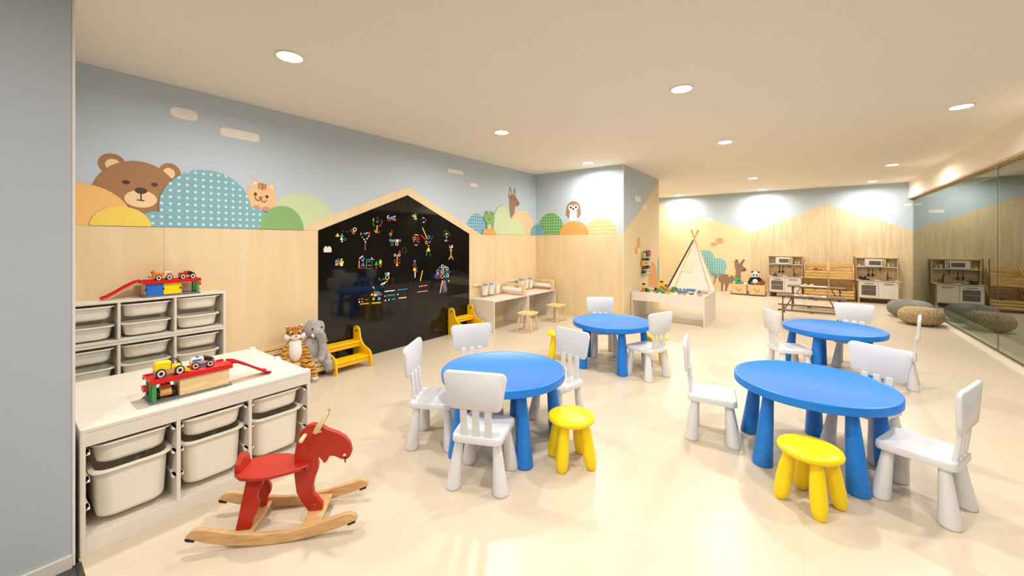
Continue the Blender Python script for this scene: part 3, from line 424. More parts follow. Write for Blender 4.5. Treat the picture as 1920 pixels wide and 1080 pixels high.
# ------------------------------------------------------------------ black magnet board
bd = thing('magnet_board', 'large glossy black house-shaped magnet board on the left wall', 'magnet board', (XL + PT, 0, 0))
for pts in ([(2.13, .005), (3.309, .005), (3.309, 1.970), (2.13, 1.482)], [(3.312, .005), (4.49, .005), (4.49, 1.484), (3.312, 1.970)]):
    MB().prism(pts, 'yz', -.006, .004).build('panel', BOARD, bd, bevel=.0015, seg=1, smooth=False)
MB().ring((.005, 3.255, 1.25), .035, .003, 'x', 24).build('lock_ring', DMETAL, bd)
MX = XL + PT + .004
def magnet(kind, col, p, q, ang=0):
    (y, z), (y2, z2) = p, q; mb = MB(); x0, x1 = MX + .0003, MX + .0050
    if kind == 'stick':
        n = Vector((y2 - y, z2 - z)).normalized(); t = Vector((-n.y, n.x)) * .0055
        mb.prism([(y + t.x, z + t.y), (y - t.x, z - t.y), (y2 - t.x, z2 - t.y), (y2 + t.x, z2 + t.y)], 'yz', x0, x1)
    else:
        r = max(abs(z2 - z), .007)
        if kind == 'ring': mb.ring(((x0 + x1) / 2, y, z), r * .80, max(.004, r * .2), 'x', 16, 4, sq=.4)
        elif kind == 'disc': mb.prism([(y + r * cos(2 * pi * i / 12), z + r * sin(2 * pi * i / 12)) for i in range(12)], 'yz', x0, x1)
        elif kind == 'square': mb.prism([(y - r, z - r * .9), (y + r, z - r * .9), (y + r, z + r * .9), (y - r, z + r * .9)], 'yz', x0, x1)
        elif kind == 'triangle': mb.prism([(y - r, z - r * .8), (y + r, z - r * .8), (y + r * .15, z + r)], 'yz', x0, x1)
        else: mb.ring(((x0 + x1) / 2, y, z), r * .85, .0055, 'x', 10, 4, R(ang - 75), R(ang + 75), sq=.4)
    return mb.build({'stick': 'stick_magnet', 'ring': 'ring_magnet', 'disc': 'disc_magnet', 'square': 'square_magnet', 'triangle': 'triangle_magnet', 'arc': 'arc_magnet'}[kind], MCOL[col], smooth=False)
for cl_, items in MAG:
    for it in items:
        o = magnet(*it); k = it[0]
        size = ''
        tag(o, '%s %s magnet of the %s on the black board' % (it[1], {'arc': 'curved arc', 'disc': 'round disc'}.get(k, k), cl_), 'magnet', 'magnets of the ' + cl_)
c = thing('magnet_clip', 'small white double clip near the left edge of the black board', 'clip', (MX, 2.225, 1.272))
MB().prism(rr2(.085, .05, .008), 'yz', 0, .015).build('clip_body', WHITE, c, bevel=.002)
for d in (-.018, .02): MB().prism([(d + .014 * cos(a), .028 + .014 * sin(a)) for a in [2 * pi * i / 12 for i in range(12)]], 'yz', 0, .012).build('clip_ear', WHITE, c)

# ------------------------------------------------------------------ ceiling downlights
LAMPM = emit('lamp_diffuser', 'fffaf2', 30)
lampdat = bpy.data.lights.new('downlight', 'AREA'); lampdat.shape = 'DISK'; lampdat.size = .14; lampdat.energy = LAMP_W; lampdat.color = LAMP_COL; lampdat.spread = R(168)
lt = thing('ceiling_light', '', 'ceiling light')
MB().loft([[(r * cos(2 * pi * i / 32), r * sin(2 * pi * i / 32), z) for i in range(32)] for r, z in ((.095, 0), (.095, -.004), (.080, -.007), (.078, 0))], closed=True).build('rim', WHITE, lt)
MB().lathe([(.078, -.001), (.078, -.004)]).build('diffuser', LAMPM, lt)
lo = bpy.data.objects.new('bulb', lampdat); COL.objects.link(lo); lo.parent = lt; lo.location = (0, 0, -.012)
LP = Proto(lt)
for x, y, s in ((-2.88, 1.27, 'largest one, over the bear mural and the white toy units'), (-.83, 3.52, 'above the aisle between the near blue tables'), (1.21, 5.58, 'the rightmost and nearest to the glass wall'),
        (-2.87, 3.65, 'in front of the peak of the black board'), (-.82, 5.75, 'in the middle column, second from the camera'), (-2.85, 5.92, 'just in front of the owl mural'),
        (1.20, 9.16, 'right column, above the knitted poufs'), (-.84, 9.39, 'middle column, above the picnic tables'), (1.19, 11.44, 'close to the back wall above the right play kitchen'),
        (-.84, 11.56, 'close to the back wall above the left play kitchen'), (-2.83, 11.64, 'at the back wall above the teepee'),
        (-.83, 1.28, 'over the near floor just outside the picture'), (1.2, 1.28, 'over the entrance corner by the glass'), (1.2, 3.5, 'over the near glass wall'), (-2.9, 9.4, 'hidden behind the middle wall')):
    LP.put((x, y, H), 0, 'round recessed downlight ' + s, 'recessed ceiling downlights')
# unseen lobby lamps, added to brighten the grey blue wall
for x, y, s in ((-1.0, -.75, 'near the grey blue wall'), (1.0, -.75, 'on the right'), (-1.0, -2.6, 'farthest back')):
    LP.put((x, y, H), 0, 'added fill downlight in the lobby behind the camera, ' + s, 'recessed ceiling downlights')
# ------------------------------------------------------------------ blue round tables
tb = thing('round_table', '', 'table')
MB().lathe([(.412, .430), (.424, .433), (.427, .437), (.427, .475), (.425, .480), (.420, .4825), (.414, .4825), (.410, .480), (.406, .4775)], n=96).build('tabletop', BLUEP, tb, ang=35)
for k in range(5):
    a = 2 * pi * k / 5
    MB().vcone((.33 * cos(a), .33 * sin(a), .436), (.378 * cos(a), .378 * sin(a), 0), [(0, .026), (.05, .030), (.5, .043), (.96, .055), (.99, .055), (1, .052)], 24).build('leg', BLUEP, tb, ang=60)
MB().lathe([(.34, .41), (.36, .412), (.36, .433), (.34, .433)], n=48).build('under_ring', BLUEP, tb, ang=60)
TP = Proto(tb); YD_ = math.degrees(YAW)
G = 'blue round plastic tables'
TP.put((-1.684, 2.162, 0), R(291) + YAW, 'blue round plastic table nearest the rocking horse, four white chairs around it', G)
TP.put((-1.721, 4.179, 0), R(272) + YAW, 'blue round plastic table in front of the white train table, two white chairs', G)
TP.put((.237, 5.225, 0), R(210) + YAW, 'blue round plastic table farther back on the right, near the poufs', G)
TP.put((.036, 3.147, 0), R(193.7) + YAW, 'blue round plastic table nearest on the right, yellow stool in front', G)
# ------------------------------------------------------------------ white chairs (local +y = the way the sitter faces)
ch = thing('child_chair', '', 'chair')
mb = MB()
def trap(z, g=0): # seat outline, wider in front
    w0, w1, y0, y1, r = .142 - g, .155 - g, -.150 + g, .150 - g, .035
    out = []
    for cx, cy, a0 in ((w1 - r, y1 - r, 0), (-w1 + r, y1 - r, 90), (-w0 + r, y0 + r, 180), (w0 - r, y0 + r, 270)):
        for i in range(6): a = R(a0 + 18 * i); out.append((cx + r * cos(a), cy + r * sin(a), z))
    return out
mb.loft([trap(.263), trap(.266, -.001), trap(.296), trap(.302, .004), trap(.302, .014), trap(.2985, .03), trap(.2975, .06)]).build('seat', WHITEP, ch, ang=50)
for sx in (-1, 1):
    for sy in (-1, 1):
        MB().vcone((sx * .108, sy * .103, .268), (sx * .137, sy * .128, 0), [(0, .0225), (.06, .024), (.5, .033), (.95, .043), (.985, .043), (1, .039)], 20).build('leg', WHITEP, ch, ang=60)
for x in (-.070, 0, .070):
    MB().loft([[(x + a * k, y + b, z) for a, b in ((-.021, -.010), (.021, -.010), (.021, .010), (-.021, .010))] for z, y, k in ((.292, -.132, 1), (.38, -.142, .9), (.475, -.150, .95))]).build('slat', WHITEP, ch, bevel=.005, seg=2)
mb = MB(); ring_of = []
def pan(g, y):
    pts = []
    w0, w1, z0, z1, r = .154 - g, .179 - g, .456 + g, .665 - g, .034
    for cx, cz, a0 in ((w1 - r, z1 - r, 0), (-w1 + r, z1 - r, 90), (-w0 + r, z0 + r, 180), (w0 - r, z0 + r, 270)):
        for i in range(6):
            a = R(a0 + 18 * i); x = cx + r * cos(a); z = cz + r * sin(a)
            pts.append((x, y - .012 + .35 * x * x - (z - .46) * .06, z))
    return pts
mb.loft([pan(.006, -.165), pan(0, -.160), pan(0, -.146), pan(.006, -.141)]).build('backrest', WHITEP, ch, ang=50)
CP = Proto(ch); G = 'white plastic child chairs'
for x, y, rz, l in ((-1.492, 1.729, 23.3, 'with its back to the camera at the near left table'),
    (-2.045, 1.869, -57.4, 'on the left side of the near left table, seen side-on'),
    (-2.125, 2.385, -120.5, 'behind the near left table, facing the camera'),
    (-1.522, 2.632, 166.8, 'right of the near left table, beside the yellow stool'),
    (-1.963, 4.497, -143.3, 'behind the table in front of the train table'),
    (-1.286, 4.04, 68.6, 'right of the train-side table, hiding a yellow stool'),
    (-.122, 4.87, -63.7, 'on the left side of the far right table'),
    (.434, 5.68, 172.9, 'behind the far right table, in front of the picnic bench'),
    (.703, 5.235, 80.4, 'right of the far right table, nearest to the glass'),
    (-.523, 3.083, -80.4, 'on the left side of the near right table, seen side-on'),
    (.313, 3.449, 146.5, 'behind the near right table, its seat hidden'),
    (.50, 2.94, 66.7, 'at the right end of the near right table')):
    CP.put((x, y, 0), R(rz), 'white child chair ' + l, G)
# ------------------------------------------------------------------ yellow plastic stools
ys = thing('round_stool', '', 'stool')
MB().lathe([(.118, .262), (.134, .264), (.143, .273), (.145, .283), (.140, .294), (.128, .300), (.10, .302), (.05, .3025)], n=48).build('seat', YELP, ys, ang=60)
for k in range(4):
    a = pi / 4 + pi / 2 * k
    MB().vcone((.088 * cos(a), .088 * sin(a), .27), (.132 * cos(a), .132 * sin(a), 0), [(0, .024), (.1, .028), (.35, .035), (.65, .0385), (.85, .036), (.95, .031), (1, .022)], 20).build('leg', YELP, ys, ang=60)
SP = Proto(ys); G = 'yellow plastic stools'
for x, y, rz, l in ((-1.156, 2.169, 47, 'in front of the near left table on the open floor'), (.025, 2.575, 62, 'in the foreground beside the near right table'),
    (-2.309, 4.041, 30, 'half hidden left of the table by the train table'), (-1.353, 4.54, 10, 'mostly hidden behind the chair near the train table')):
    SP.put((x, y, 0), R(rz), 'yellow round plastic stool ' + l, G)
# ------------------------------------------------------------------ natural wood stools at the desks
ws = thing('wooden_stool', '', 'stool')
MB().loft([rrect(.27, .27, .05, z, 4) for z in (.252, .278)]).build('seat', BIRCH, ws, bevel=.004)
for sx in (-1, 1):
    for sy in (-1, 1): MB().cone((sx * .085, sy * .085, .255), (sx * .125, sy * .125, 0), .018, .014, 12).build('leg', BIRCH, ws)
WP = Proto(ws)
WP.put((-3.40, 4.97, 0), R(8), 'small beech stool in front of the left white desk', 'wooden stools'); WP.put((-3.42, 5.86, 0), R(-5), 'small beech stool in front of the right white desk', 'wooden stools')

# ------------------------------------------------------------------ white storage frames and plastic bins
def tub(w, d, h, taper=.011, rim=.014):
    r = .055; mb = MB()
    def L_(ww, dd, z, rr=r): return rrect(ww, dd, min(rr, ww / 2 - .001, dd / 2 - .001), z, 5)
    b = w - 2 * rim; e = d - 2 * rim
    mb.loft([L_(b - 2 * taper - .024, e - 2 * taper - .024, -h), L_(b - 2 * taper - .008, e - 2 * taper - .008, -h + .006), L_(b - 2 * taper, e - 2 * taper, -h + .02), L_(b - .004, e - .004, -.012), L_(b - .002, e - .002, -.008),
        L_(w, d, -.008), L_(w, d, 0), L_(b - .006, e - .006, 0), L_(b - .010, e - .010, -.012), L_(b - 2 * taper - .006, e - 2 * taper - .006, -h + .022), L_(b - 2 * taper - .03, e - 2 * taper - .03, -h + .006)])
    return mb
def frame(x0, x1, y0, y1, z0, z1, label, front=1, top=True, rails=(), plinth=True, group=None, aprn=.06):
    """three-column open storage unit; front=+1 opens towards +x, -1 towards -x"""
    t = thing('storage_unit', label, 'storage unit', ((x0 + x1) / 2, (y0 + y1) / 2, z0), 0, group)
    dx, dy, h = (x1 - x0) / 2, (y1 - y0) / 2, z1 - z0
    MB().box(-dx, dx, -dy, dy, h - .018, h).build('top_panel', WHITE, t, bevel=.002)
    for s in (-1, 1):
        MB().box(-dx, dx, s * dy - (.018 if s > 0 else 0), s * dy + (.018 if s < 0 else 0), 0, h - .018).build('side_panel', WHITE, t, bevel=.0015)
    inner = (2 * dy - .036) / 3
    for k in (1, 2):
        yy = -dy + .018 + inner * k
        MB().box(-dx + .007, dx, yy - .008, yy + .008, .004 if plinth else .0165, h - .019).build('divider', WHITE, t, bevel=.001)
    zb_ = .075 if plinth else .016
    MB().box(-dx, dx - (.020 if plinth else .0005), -dy + .018, dy - .018, zb_ - .016, zb_).build('bottom_panel', WHITE, t, bevel=.001)
    MB().box(-dx + .0015 if front < 0 else dx - .016, -dx + .016 if front < 0 else dx - .0015, -dy + .018, dy - .018, 0 if plinth else 0, zb_).build('plinth', WHITE, t, bevel=.001) if plinth else None
    if aprn: MB().box(dx - .014 if front > 0 else -dx + .0015, dx - .0015 if front > 0 else -dx + .014, -dy + .018, dy - .018, h - .018 - aprn, h - .018).build('front_rail', WHITE, t, bevel=.001)
    MB().box(-dx if front > 0 else dx - .006, -dx + .006 if front > 0 else dx, -dy + .018, dy - .018, zb_, h - .02).build('back_panel', WHITE, t)
    for k in range(3):
        ya, yb = -dy + .018 + inner * k + (.008 if k else 0), -dy + .018 + inner * (k + 1) - (.008 if k < 2 else 0)
        for z in rails:
            for yy, s in ((ya, 1), (yb, -1)):
                m = MB(); m.box(-dx + .02, dx - .012, min(yy, yy + s * .012), max(yy, yy + s * .012), z - z0 - .012, z - z0 - .008); m.box(-dx + .02, dx - .012, min(yy, yy + s * .006), max(yy, yy + s * .006), z - z0 - .020, z - z0 - .012)
                m.box(dx - .045 if front > 0 else -dx + .015, dx - .012 if front > 0 else -dx + .045, min(yy, yy + s * .014), max(yy, yy + s * .014), z - z0 - .024, z - z0 - .008)
                m.build('runner', TUB, t)
    return t
AX0, AX1 = -2.945, -2.505; AY0, AY1 = .243, 1.228
frame(AX0, AX1, AY0, AY1, 0, .55, 'low white storage unit nearest the rocking horse, deep bins in front', 1, rails=(.455, .335, .215), group='back-to-back low units')
frame(-3.387, -2.947, AY0, AY1, 0, .55, 'low white storage unit behind the one with the deep bins, turned to the wall', -1, rails=(), group='back-to-back low units')
u_names = ('lowest', 'middle', 'top')
for k in range(3):
    z = .035 + .303 * k
    frame(XL + PT + .002, -3.965, AY0, AY1, z, z + .300, '%s of three stacked white shelf units against the left wall' % u_names[k], 1, rails=(), plinth=False, group='stacked wall units', aprn=0)
mb = MB(); mb.box(XL + PT + .01, -3.99, AY0 + .02, AY1 - .02, 0, .0345)
tag(mb.build('plinth_board', WHITE), 'white plinth under the stacked white shelf units', 'plinth')
t_sh = tub(.288, .40, .10).build('tub', TUB, None); t_dp = tub(.288, .40, .225).build('tub', TUB, None); t_wl = tub(.292, .185, .095).build('tub', TUB, None)
def bin_proto(mesh_o, name):
    r = thing(name, '', 'bin'); mesh_o.parent = r; return Proto(r)
BS, BD, BW = bin_proto(t_sh, 'shallow_bin'), bin_proto(t_dp, 'deep_bin'), bin_proto(t_wl, 'wall_bin')
# label lips as a sub detail of every tub front
inner = (AY1 - AY0 - .036) / 3; cols = [AY0 + .018 + inner * (k + .5) for k in range(3)]
cn = ('left', 'middle', 'right')
for k in range(3):
    BS.put((AX1 - .212 + .012 * (k == 1), cols[k], .458), R(90), 'shallow white plastic bin in the %s column of the low unit by the rocking horse' % cn[k], 'bins of the low unit')
    BD.put((AX1 - .208, cols[k], .335), R(90), 'deep white plastic bin in the %s column of the low unit by the rocking horse' % cn[k], 'bins of the low unit')
for un, z in (('top', .643), ('middle', .340)):
    for rn, dz in (('upper', .262), ('lower', .122)):
        for k in range(3):
            BW.put((-4.062, cols[k], z + dz + (.008 if (k == 2 and rn == 'upper' and un == 'top') else 0)), R(90), '%s white bin in the %s column of the %s stacked wall unit' % (rn, cn[k], un), 'bins of the stacked wall units')
# corner connectors on the table unit tops
for x, y, l in ((-2.95, 1.215, 'where the two low units meet'), (-2.53, 1.212, 'at the right front corner of the low unit'), (-3.37, 1.212, 'at the far back corner of the low units')):
    m = MB(); m.box(-.022, .022, -.014, .014, 0, .008); m.box(-.022, .022, .0155, .020, -.03, .008); m.box(-.022, .022, .012, .020, .002, .008)
    tag(m.build('corner_clip', TUB, loc=(x, y, .5502), bevel=.002), 'small white clip %s' % l, 'clip', 'clips on the low units')

# ------------------------------------------------------------------ wooden toy cars
def wheel(parent, x, y, r=.016, w=.008, hubm=None):
    wl__ = MB().cone((x, y - w / 2, r), (x, y + w / 2, r), r, r, 20).build('wheel', BLACK, parent, bevel=.001, seg=1)
    s = 1 if y > 0 else -1
    MB().ring((x, y + s * w / 2, r), r * .55, r * .2, 'y', 20, 6, sq=.35).build('hub', hubm or WHITE, wl__)
def car(kind, label, loc, rz, scale=1.):
    t = thing('toy_car', label, 'toy car', loc, rz); t.scale = (scale, scale, scale * (1.22 if kind in ('dump', 'tow', 'racer') else 1.05))
    side = lambda pts, w, m, n: MB().prism(pts, 'xz', -w / 2, w / 2).build(n, m, t, bevel=.002)
    if kind == 'dump':
        side([(-.055, .012), (.055, .012), (.060, .020), (.050, .030), (-.056, .030)], .044, BEECH, 'chassis')
        side([(-.056, .0305), (0, .0305), (.004, .060), (-.050, .062), (-.057, .055)], .048, YELP, 'cargo_box')
        side([(.004, .0305), (.048, .0305), (.044, .038), (.004, .040)], .046, YELP, 'hood')
        side([(.048, .010), (.080, .004), (.072, .016), (.052, .028)], .052, YELP, 'scoop')
        m = MB()
        for y in (-.020, .020): m.tube([(.004, y, .040), (.006, y, .062), (.028, y, .062), (.042, y, .042), (.042, y, .036)], .002, 6)
        m.tube([(.006, -.02, .062), (.006, .02, .062)], .002, 6); m.tube([(.028, -.02, .062), (.028, .02, .062)], .002, 6); m.build('roll_cage', BLACK, t)
        for x in (-.036, .034):
            for y in (-.026, .026): wheel(t, x, y, .019, .010)
    elif kind == 'police':
        side([(-.050, .012), (.050, .012), (.056, .022), (.050, .032), (-.050, .032)], .040, BEECH, 'chassis')
        side([(-.050, .0325), (.006, .0325), (.004, .050), (-.042, .050), (-.050, .042)], .040, WHITE, 'cabin')
        side([(-.044, .036), (-.006, .036), (-.006, .046), (-.040, .046)], .042, DBLUE, 'side_window')
        side([(.0065, .0325), (.050, .0325), (.040, .042), (.016, .052), (.0065, .052)], .038, BLACK, 'windshield')
        MB().lathe([(.006, .050), (.006, .056), (.003, .058)], (-.020, 0, 0), 12).build('siren', DBLUE, t)
        MB().box(-.014, .014, -.021, .021, .012, .022).build('side_step', DBLUE, t)
        for x in (-.030, .030):
            for y in (-.023, .023): wheel(t, x, y, .0165, .009)
    elif kind == 'tow':
        side([(-.052, .012), (.052, .012), (.052, .028), (-.052, .028)], .038, BEECH, 'chassis')
        side([(-.050, .0285), (0, .0285), (0, .042), (-.030, .044), (-.050, .058), (-.056, .052), (-.050, .040)], .030, ORANGE, 'crane_arm')
        side([(.0005, .0285), (.050, .0285), (.048, .042), (.036, .048), (.006, .048)], .036, WHITE, 'cabin')
        side([(.012, .033), (.046, .033), (.044, .043), (.014, .043)], .038, ORANGE, 'side_window')
        m = MB(); m.tube([(-.054, 0, .052), (-.056, 0, .034)], .0015, 6); m.tube([(-.056 + .009 * cos(a) - .006, 0, .028 + .009 * sin(a)) for a in [0, -.6, -1.2, -1.8, -2.4, -3.0, -3.6]], .0018, 6); m.tube([(-.062, -.007, .046), (-.048, .007, .046)], .002, 6); m.build('hook', BLACK, t)
        for x in (-.026, .028):
            for y in (-.022, .022): wheel(t, x, y, .0165, .009)
    elif kind == 'racer':
        side([(-.045, .012), (.045, .012), (.048, .020), (-.045, .028)], .036, BEECH, 'chassis')
        side([(-.045, .0245), (0, .0245), (0, .046), (-.012, .048), (-.018, .038), (-.044, .038)], .036, REDP, 'body')
        side([(.0005, .0245), (.044, .0235), (.038, .034), (.014, .045), (.0005, .046)], .034, BLACK, 'windshield')
        for x in (-.027, .026):
            for y in (-.021, .021): wheel(t, x, y, .0165, .009)
    else:
        side([(-.042, .012), (.042, .012), (.045, .024), (.030, .040), (-.036, .040), (-.044, .028)], .040, BEECH, 'body')
        side([(-.034, .0405), (.024, .0405), (.014, .052), (-.026, .052)], .036, ORANGE, 'cabin')
        MB().box(.040, .047, -.020, .020, .014, .022).build('bumper', ORANGE, t)
        m = MB(); m.tube([(-.012, -.012, .052), (-.005, 0, .060), (.004, 0, .060), (.010, .012, .052)], .003, 6); m.build('roof_rack', BLACK, t)
        for x in (-.026, .028):
            for y in (-.026, .026): wheel(t, x, y, .017, .012, DMETAL)
    return t
def garage(label, loc, rz):
    """local x: ramp end 0 -> pump end .35; sliding doors face -y"""
    t = thing('toy_garage', label, 'toy garage', loc, rz)
    MB().box(0, .35, -.072, .072, 0, .010).build('base_plate', GREYP, t, bevel=.001)
    MB().box(.012, .232, -.056, .066, .010, .109).build('building_block', BIRCH, t, bevel=.001)
    MB().box(.016, .118, -.066, -.057, .011, .108).build('blue_door', DBLUE, t, bevel=.001)['label'] = 'blue sliding door'
    MB().box(.119, .226, -.062, -.057, .011, .108).build('yellow_door', YELP, t, bevel=.001)['label'] = 'yellow sliding door'
    for x in (.016, .118, .222): MB().box(x - .006, x + .004, -.068, -.0665, .048, .064).build('door_pull', BLACK, t)
    m = MB(); m.box(-.002, .352, -.076, .076, .110, .115)
    for a in ((-.002, .352, -.076, -.071), (-.002, .352, .071, .076), (.347, .352, -.071, .071)): m.box(*a, .115, .123)
    m.box(-.002, .352, -.0775, -.0762, .098, .123); m.box(-.002, .352, .0762, .0775, .098, .123)
    m.build('roof_deck', REDP, t, bevel=.001)
    for x in (.12, .17, .22): MB().ring((x, 0, .1155), .016, .001, 'z', 20, 4).build('deck_marking', WHITE, t)
    m = MB()
    for y in (-.064, .064): m.box(.325, .340, y - .006, y + .006, .010, .109)
    m.box(.325, .340, -.058, .058, .101, .109); m.box(.325, .340, -.058, .058, .010, .018); m.box(.329, .337, -.01, .01, .018, .105)
    m.build('pump_frame', GREENP, t, bevel=.001)
    m = MB(); m.box(.352, .368, -.015, .035, .060, .085); m.cone((.340, .01, .07), (.354, .01, .07), .004, .004, 8); m.build('red_sign', REDP, t, bevel=.003)
    MB().tube([(.352, .02, .06), (.362, .025, .035), (.372, .01, .022), (.360, 0, .03)], .0015, 6).build('pump_hose', BLACK, t)
    rp = [(0, .118), (-.035, .110), (-.09, .078), (-.15, .036), (-.185, .014), (-.215, .004)]
    m = MB(); m.loft([[(x, -.036 + .012, z), (x, .036 + .012, z), (x, .036 + .012, z + .004), (x, -.036 + .012, z + .004)] for x, z in rp])
    for y in (-.026, .046): m.loft([[(x, y - .002, z), (x, y + .002, z), (x, y + .002, z + .014), (x, y - .002, z + .014)] for x, z in rp])
    m.build('ramp', REDP, t, ang=60)
    return t
UZ = .944
garage('toy garage with blue and yellow sliding doors on the stacked wall units', (-4.06, .71, UZ), R(90))
car('tow', 'orange and white toy tow truck with a black hook on the garage roof', (-4.045, .835, UZ + .1155), R(90), 1.2)
car('racer', 'red and black toy car on the roof of the garage by the wall', (-4.045, .985, UZ + .1155), R(90), 1.2)
garage('toy garage seen from its plain wooden back on the low white units', (-2.685, .84, .5502), R(-90))
car('dump', 'yellow toy loader with a black cage on the near garage roof', (-2.665, .575, .5502 + .1155), R(90), 1.08)
car('police', 'white and blue toy police car on the near garage roof', (-2.70, .725, .5502 + .1155), R(82), 1.08)
car('buggy', 'orange and copper toy car parked inside the near garage', (-2.685, .563, .5602), R(-8), 1.15)

# ------------------------------------------------------------------ rocking horse
hs = thing('rocking_horse', 'red wooden rocking horse on pale wooden rockers in the foreground', 'rocking horse', (-2.02, .872, 0), math.atan2(.723, .691))
def arcz(x, up):  # rocker curve
    return .006 + .52 * x * x if not up else 0
for s in (-1, 1):
    top = [(-.36, .068), (-.345, .090), (-.325, .105), (-.29, .104), (-.23, .088), (-.15, .068), (-.05, .054), (.05, .052), (.15, .064), (.23, .085), (.30, .103), (.33, .104), (.352, .094), (.362, .076)]
    bot = [(.352, .066), (.27, .040), (.18, .018), (.08, .004), (0, 0), (-.08, .003), (-.18, .017), (-.27, .040), (-.345, .068)]
    rk = MB().prism(top + bot, 'xz', s * .13 - .011, s * .13 + .011).build('rocker', BEECH, hs, bevel=.005, seg=2)
    MB().prism([(-.358, .0665), (-.325, .0605), (-.322, .050), (-.352, .056)], 'xz', s * .13 - .009, s * .13 + .009).build('rubber_pad', BLACK, rk)
    MB().prism([(.352, .0655), (.315, .0545), (.318, .046), (.350, .056)], 'xz', s * .13 - .009, s * .13 + .009).build('rubber_pad', BLACK, rk)
    for x in (-.15, .14): MB().cone((x, s * .141, .034), (x, s * .1435, .034), .0055, .0055, 14).build('bolt', METAL, rk)
for x0, x1, zz in ((-.185, -.105, .030), (.105, .185, .036)):
    MB().box(x0, x1, -.119, .119, zz, zz + .016).build('cross_bar', BEECH, hs, bevel=.003)
HEAD = [(0.106, 0.053), (0.075, 0.10), (0.052, 0.150), (0.042, 0.235), (0.042, 0.328), (0.052, 0.389), (0.07, 0.441), (0.098, 0.468), (0.127, 0.477), (0.167, 0.465), (0.197, 0.443), (0.241, 0.424), (0.278, 0.397), (0.300, 0.364), (0.308, 0.327), (0.3, 0.303), (0.285, 0.29), (0.259, 0.292), (0.226, 0.311), (0.204, 0.313), (0.193, 0.291), (0.183, 0.281), (0.176, 0.282), (0.167, 0.297), (0.156, 0.31), (0.145, 0.307), (0.152, 0.275), (0.149, 0.248), (0.135, 0.211), (0.127, 0.173), (0.131, 0.133), (0.153, 0.104), (0.169, 0.080), (0.171, 0.053)]
hd = MB().prism(HEAD, 'xz', -.014, .014).build('head_and_front_leg', REDW, hs, bevel=.004, ang=35)
for y in (-1, 1):
    MB().prism([(.158 + .009 * cos(a), .438 + .007 * sin(a)) for a in [2 * pi * i / 14 for i in range(14)]], 'xz', y * .0145 - .0006, y * .0145 + .0006).build('eye', WHITE, hd)
    MB().cone((.274, y * .0145, .313), (.274, y * .0152, .313), .007, .007, 14).build('nostril', WHITE, hd)
    MB().cone((.135, y * .0143, .085), (.135, y * .016, .085), .004, .004, 12).build('bolt', METAL, hd)
MB().ring((.276, 0, .302), .014, .0025, 'x', 18).build('bridle_ring', BLACK, hd)
MB().cone((.276, -.017, .300), (.278, -.017, .278), .004, .003, 8).build('bridle_end', BLACK, hd)
BEL = plain('pale_wood_peg', 'ead2a6', .5)
MB().cone((.092, -.075, .425), (.092, .075, .425), .010, .010, 14).build('handle', BEL, hs, bevel=.004)
for s in (-1, 1):
    MB().loft([[(.138 + t * .06 + a, s * (.020 + .018 * sin(t * pi)) + b * .5, .432 + t * .105 + c) for a, b, c in ((-w_, -.008, .004), (w_, -.008, -.004), (w_, .008, -.004), (-w_, .008, .004))] for t, w_ in ((0, .010), (.25, .013), (.6, .012), (.9, .008), (1, .003))]).build('ear', BEL, hs, bevel=.003)
seat = [(-.215, 0), (-.20, -.055), (-.16, -.092), (-.10, -.108), (-.03, -.102), (.04, -.075), (.10, -.045), (.118, -.030), (.118, .030), (.10, .045), (.04, .075), (-.03, .102), (-.10, .108), (-.16, .092), (-.20, .055)]
MB().prism(seat, 'xy', .272, .290).build('seat', REDW, hs, bevel=.004, ang=35)
for s in (-1, 1): MB().cone((.100, s * .046, .281), (.100, s * .050, .281), .005, .005, 12).build('bolt', BLACK, hs)
m = MB(); m.loft([[(-.190 + dx, .055 * cos(a), .289 + .068 * sin(a) * (1 if sin(a) > 0 else 0)) for a in [pi * i / 16 for i in range(17)]] for dx in (-.012, .012)]); m.build('tail', REDW, hs, bevel=.003, ang=35)
for s in (-1, 1):
    pts = [(-.148, .272), (-.075, .272), (-.078, .235), (-.094, .205), (-.098, .178), (-.088, .150), (-.092, .120), (-.104, .100), (-.112, .080), (-.110, .060), (-.118, .046), (-.180, .046), (-.172, .10), (-.158, .2)]
    lg = MB(); Mx = Matrix.Translation((0, s * .045, .27)) @ Matrix.Rotation(R(9) * s, 4, 'X') @ Matrix.Translation((0, 0, -.27))
    v = [[Mx @ Vector((a, yy, b)) for a, b in pts] for yy in (-.010, .010)]
    lg.loft(v).build('rear_leg', REDW, hs, bevel=.003, ang=35)
# ------------------------------------------------------------------ yellow step stools in front of the board
sp = thing('step_stool', '', 'step stool')   # local: x = depth from wall (0) to front (.36), y = width 0..0.42
SIDE = [(0, 0), (0, .36), (.012, .392), (.045, .405), (.085, .402), (.115, .380), (.125, .345), (.135, .29), (.16, .245), (.21, .205), (.28, .185), (.325, .165), (.345, .13), (.36, 0), (.305, 0), (.295, .05), (.24, .07), (.12, .07), (.06, .05), (.05, 0)]
for y in (0, .402): 
    sd = MB().prism(SIDE, 'xz', y, y + .018).build('side_panel', YELW, sp, bevel=.004, ang=35)
    MB().loft([[(.062 + .020 * cos(a), yy, .350 + .010 * sin(a)) for a in [2 * pi * i / 16 for i in range(16)]] for yy in (y - .0008, y + .0188)]).build('hand_hole', BLACK, sd)
for x0, x1, z in ((.01, .155, .235), (.17, .325, .105)):
    MB().box(x0, x1, .018, .402, z, z + .018).build('tread', YELW, sp, bevel=.004)
    MB().box(x1 - .03, x1 - .014, .018, .402, z - .045, z).build('riser', YELW, sp, bevel=.003)
PS = Proto(sp)
PS.put((XL + .03, 2.12, 0), 0, 'yellow two-step wooden stool beside the plush elephant', 'yellow step stools')
PS.put((XL + .03, 4.02, 0), 0, 'yellow two-step wooden stool at the right end of the black board', 'yellow step stools')
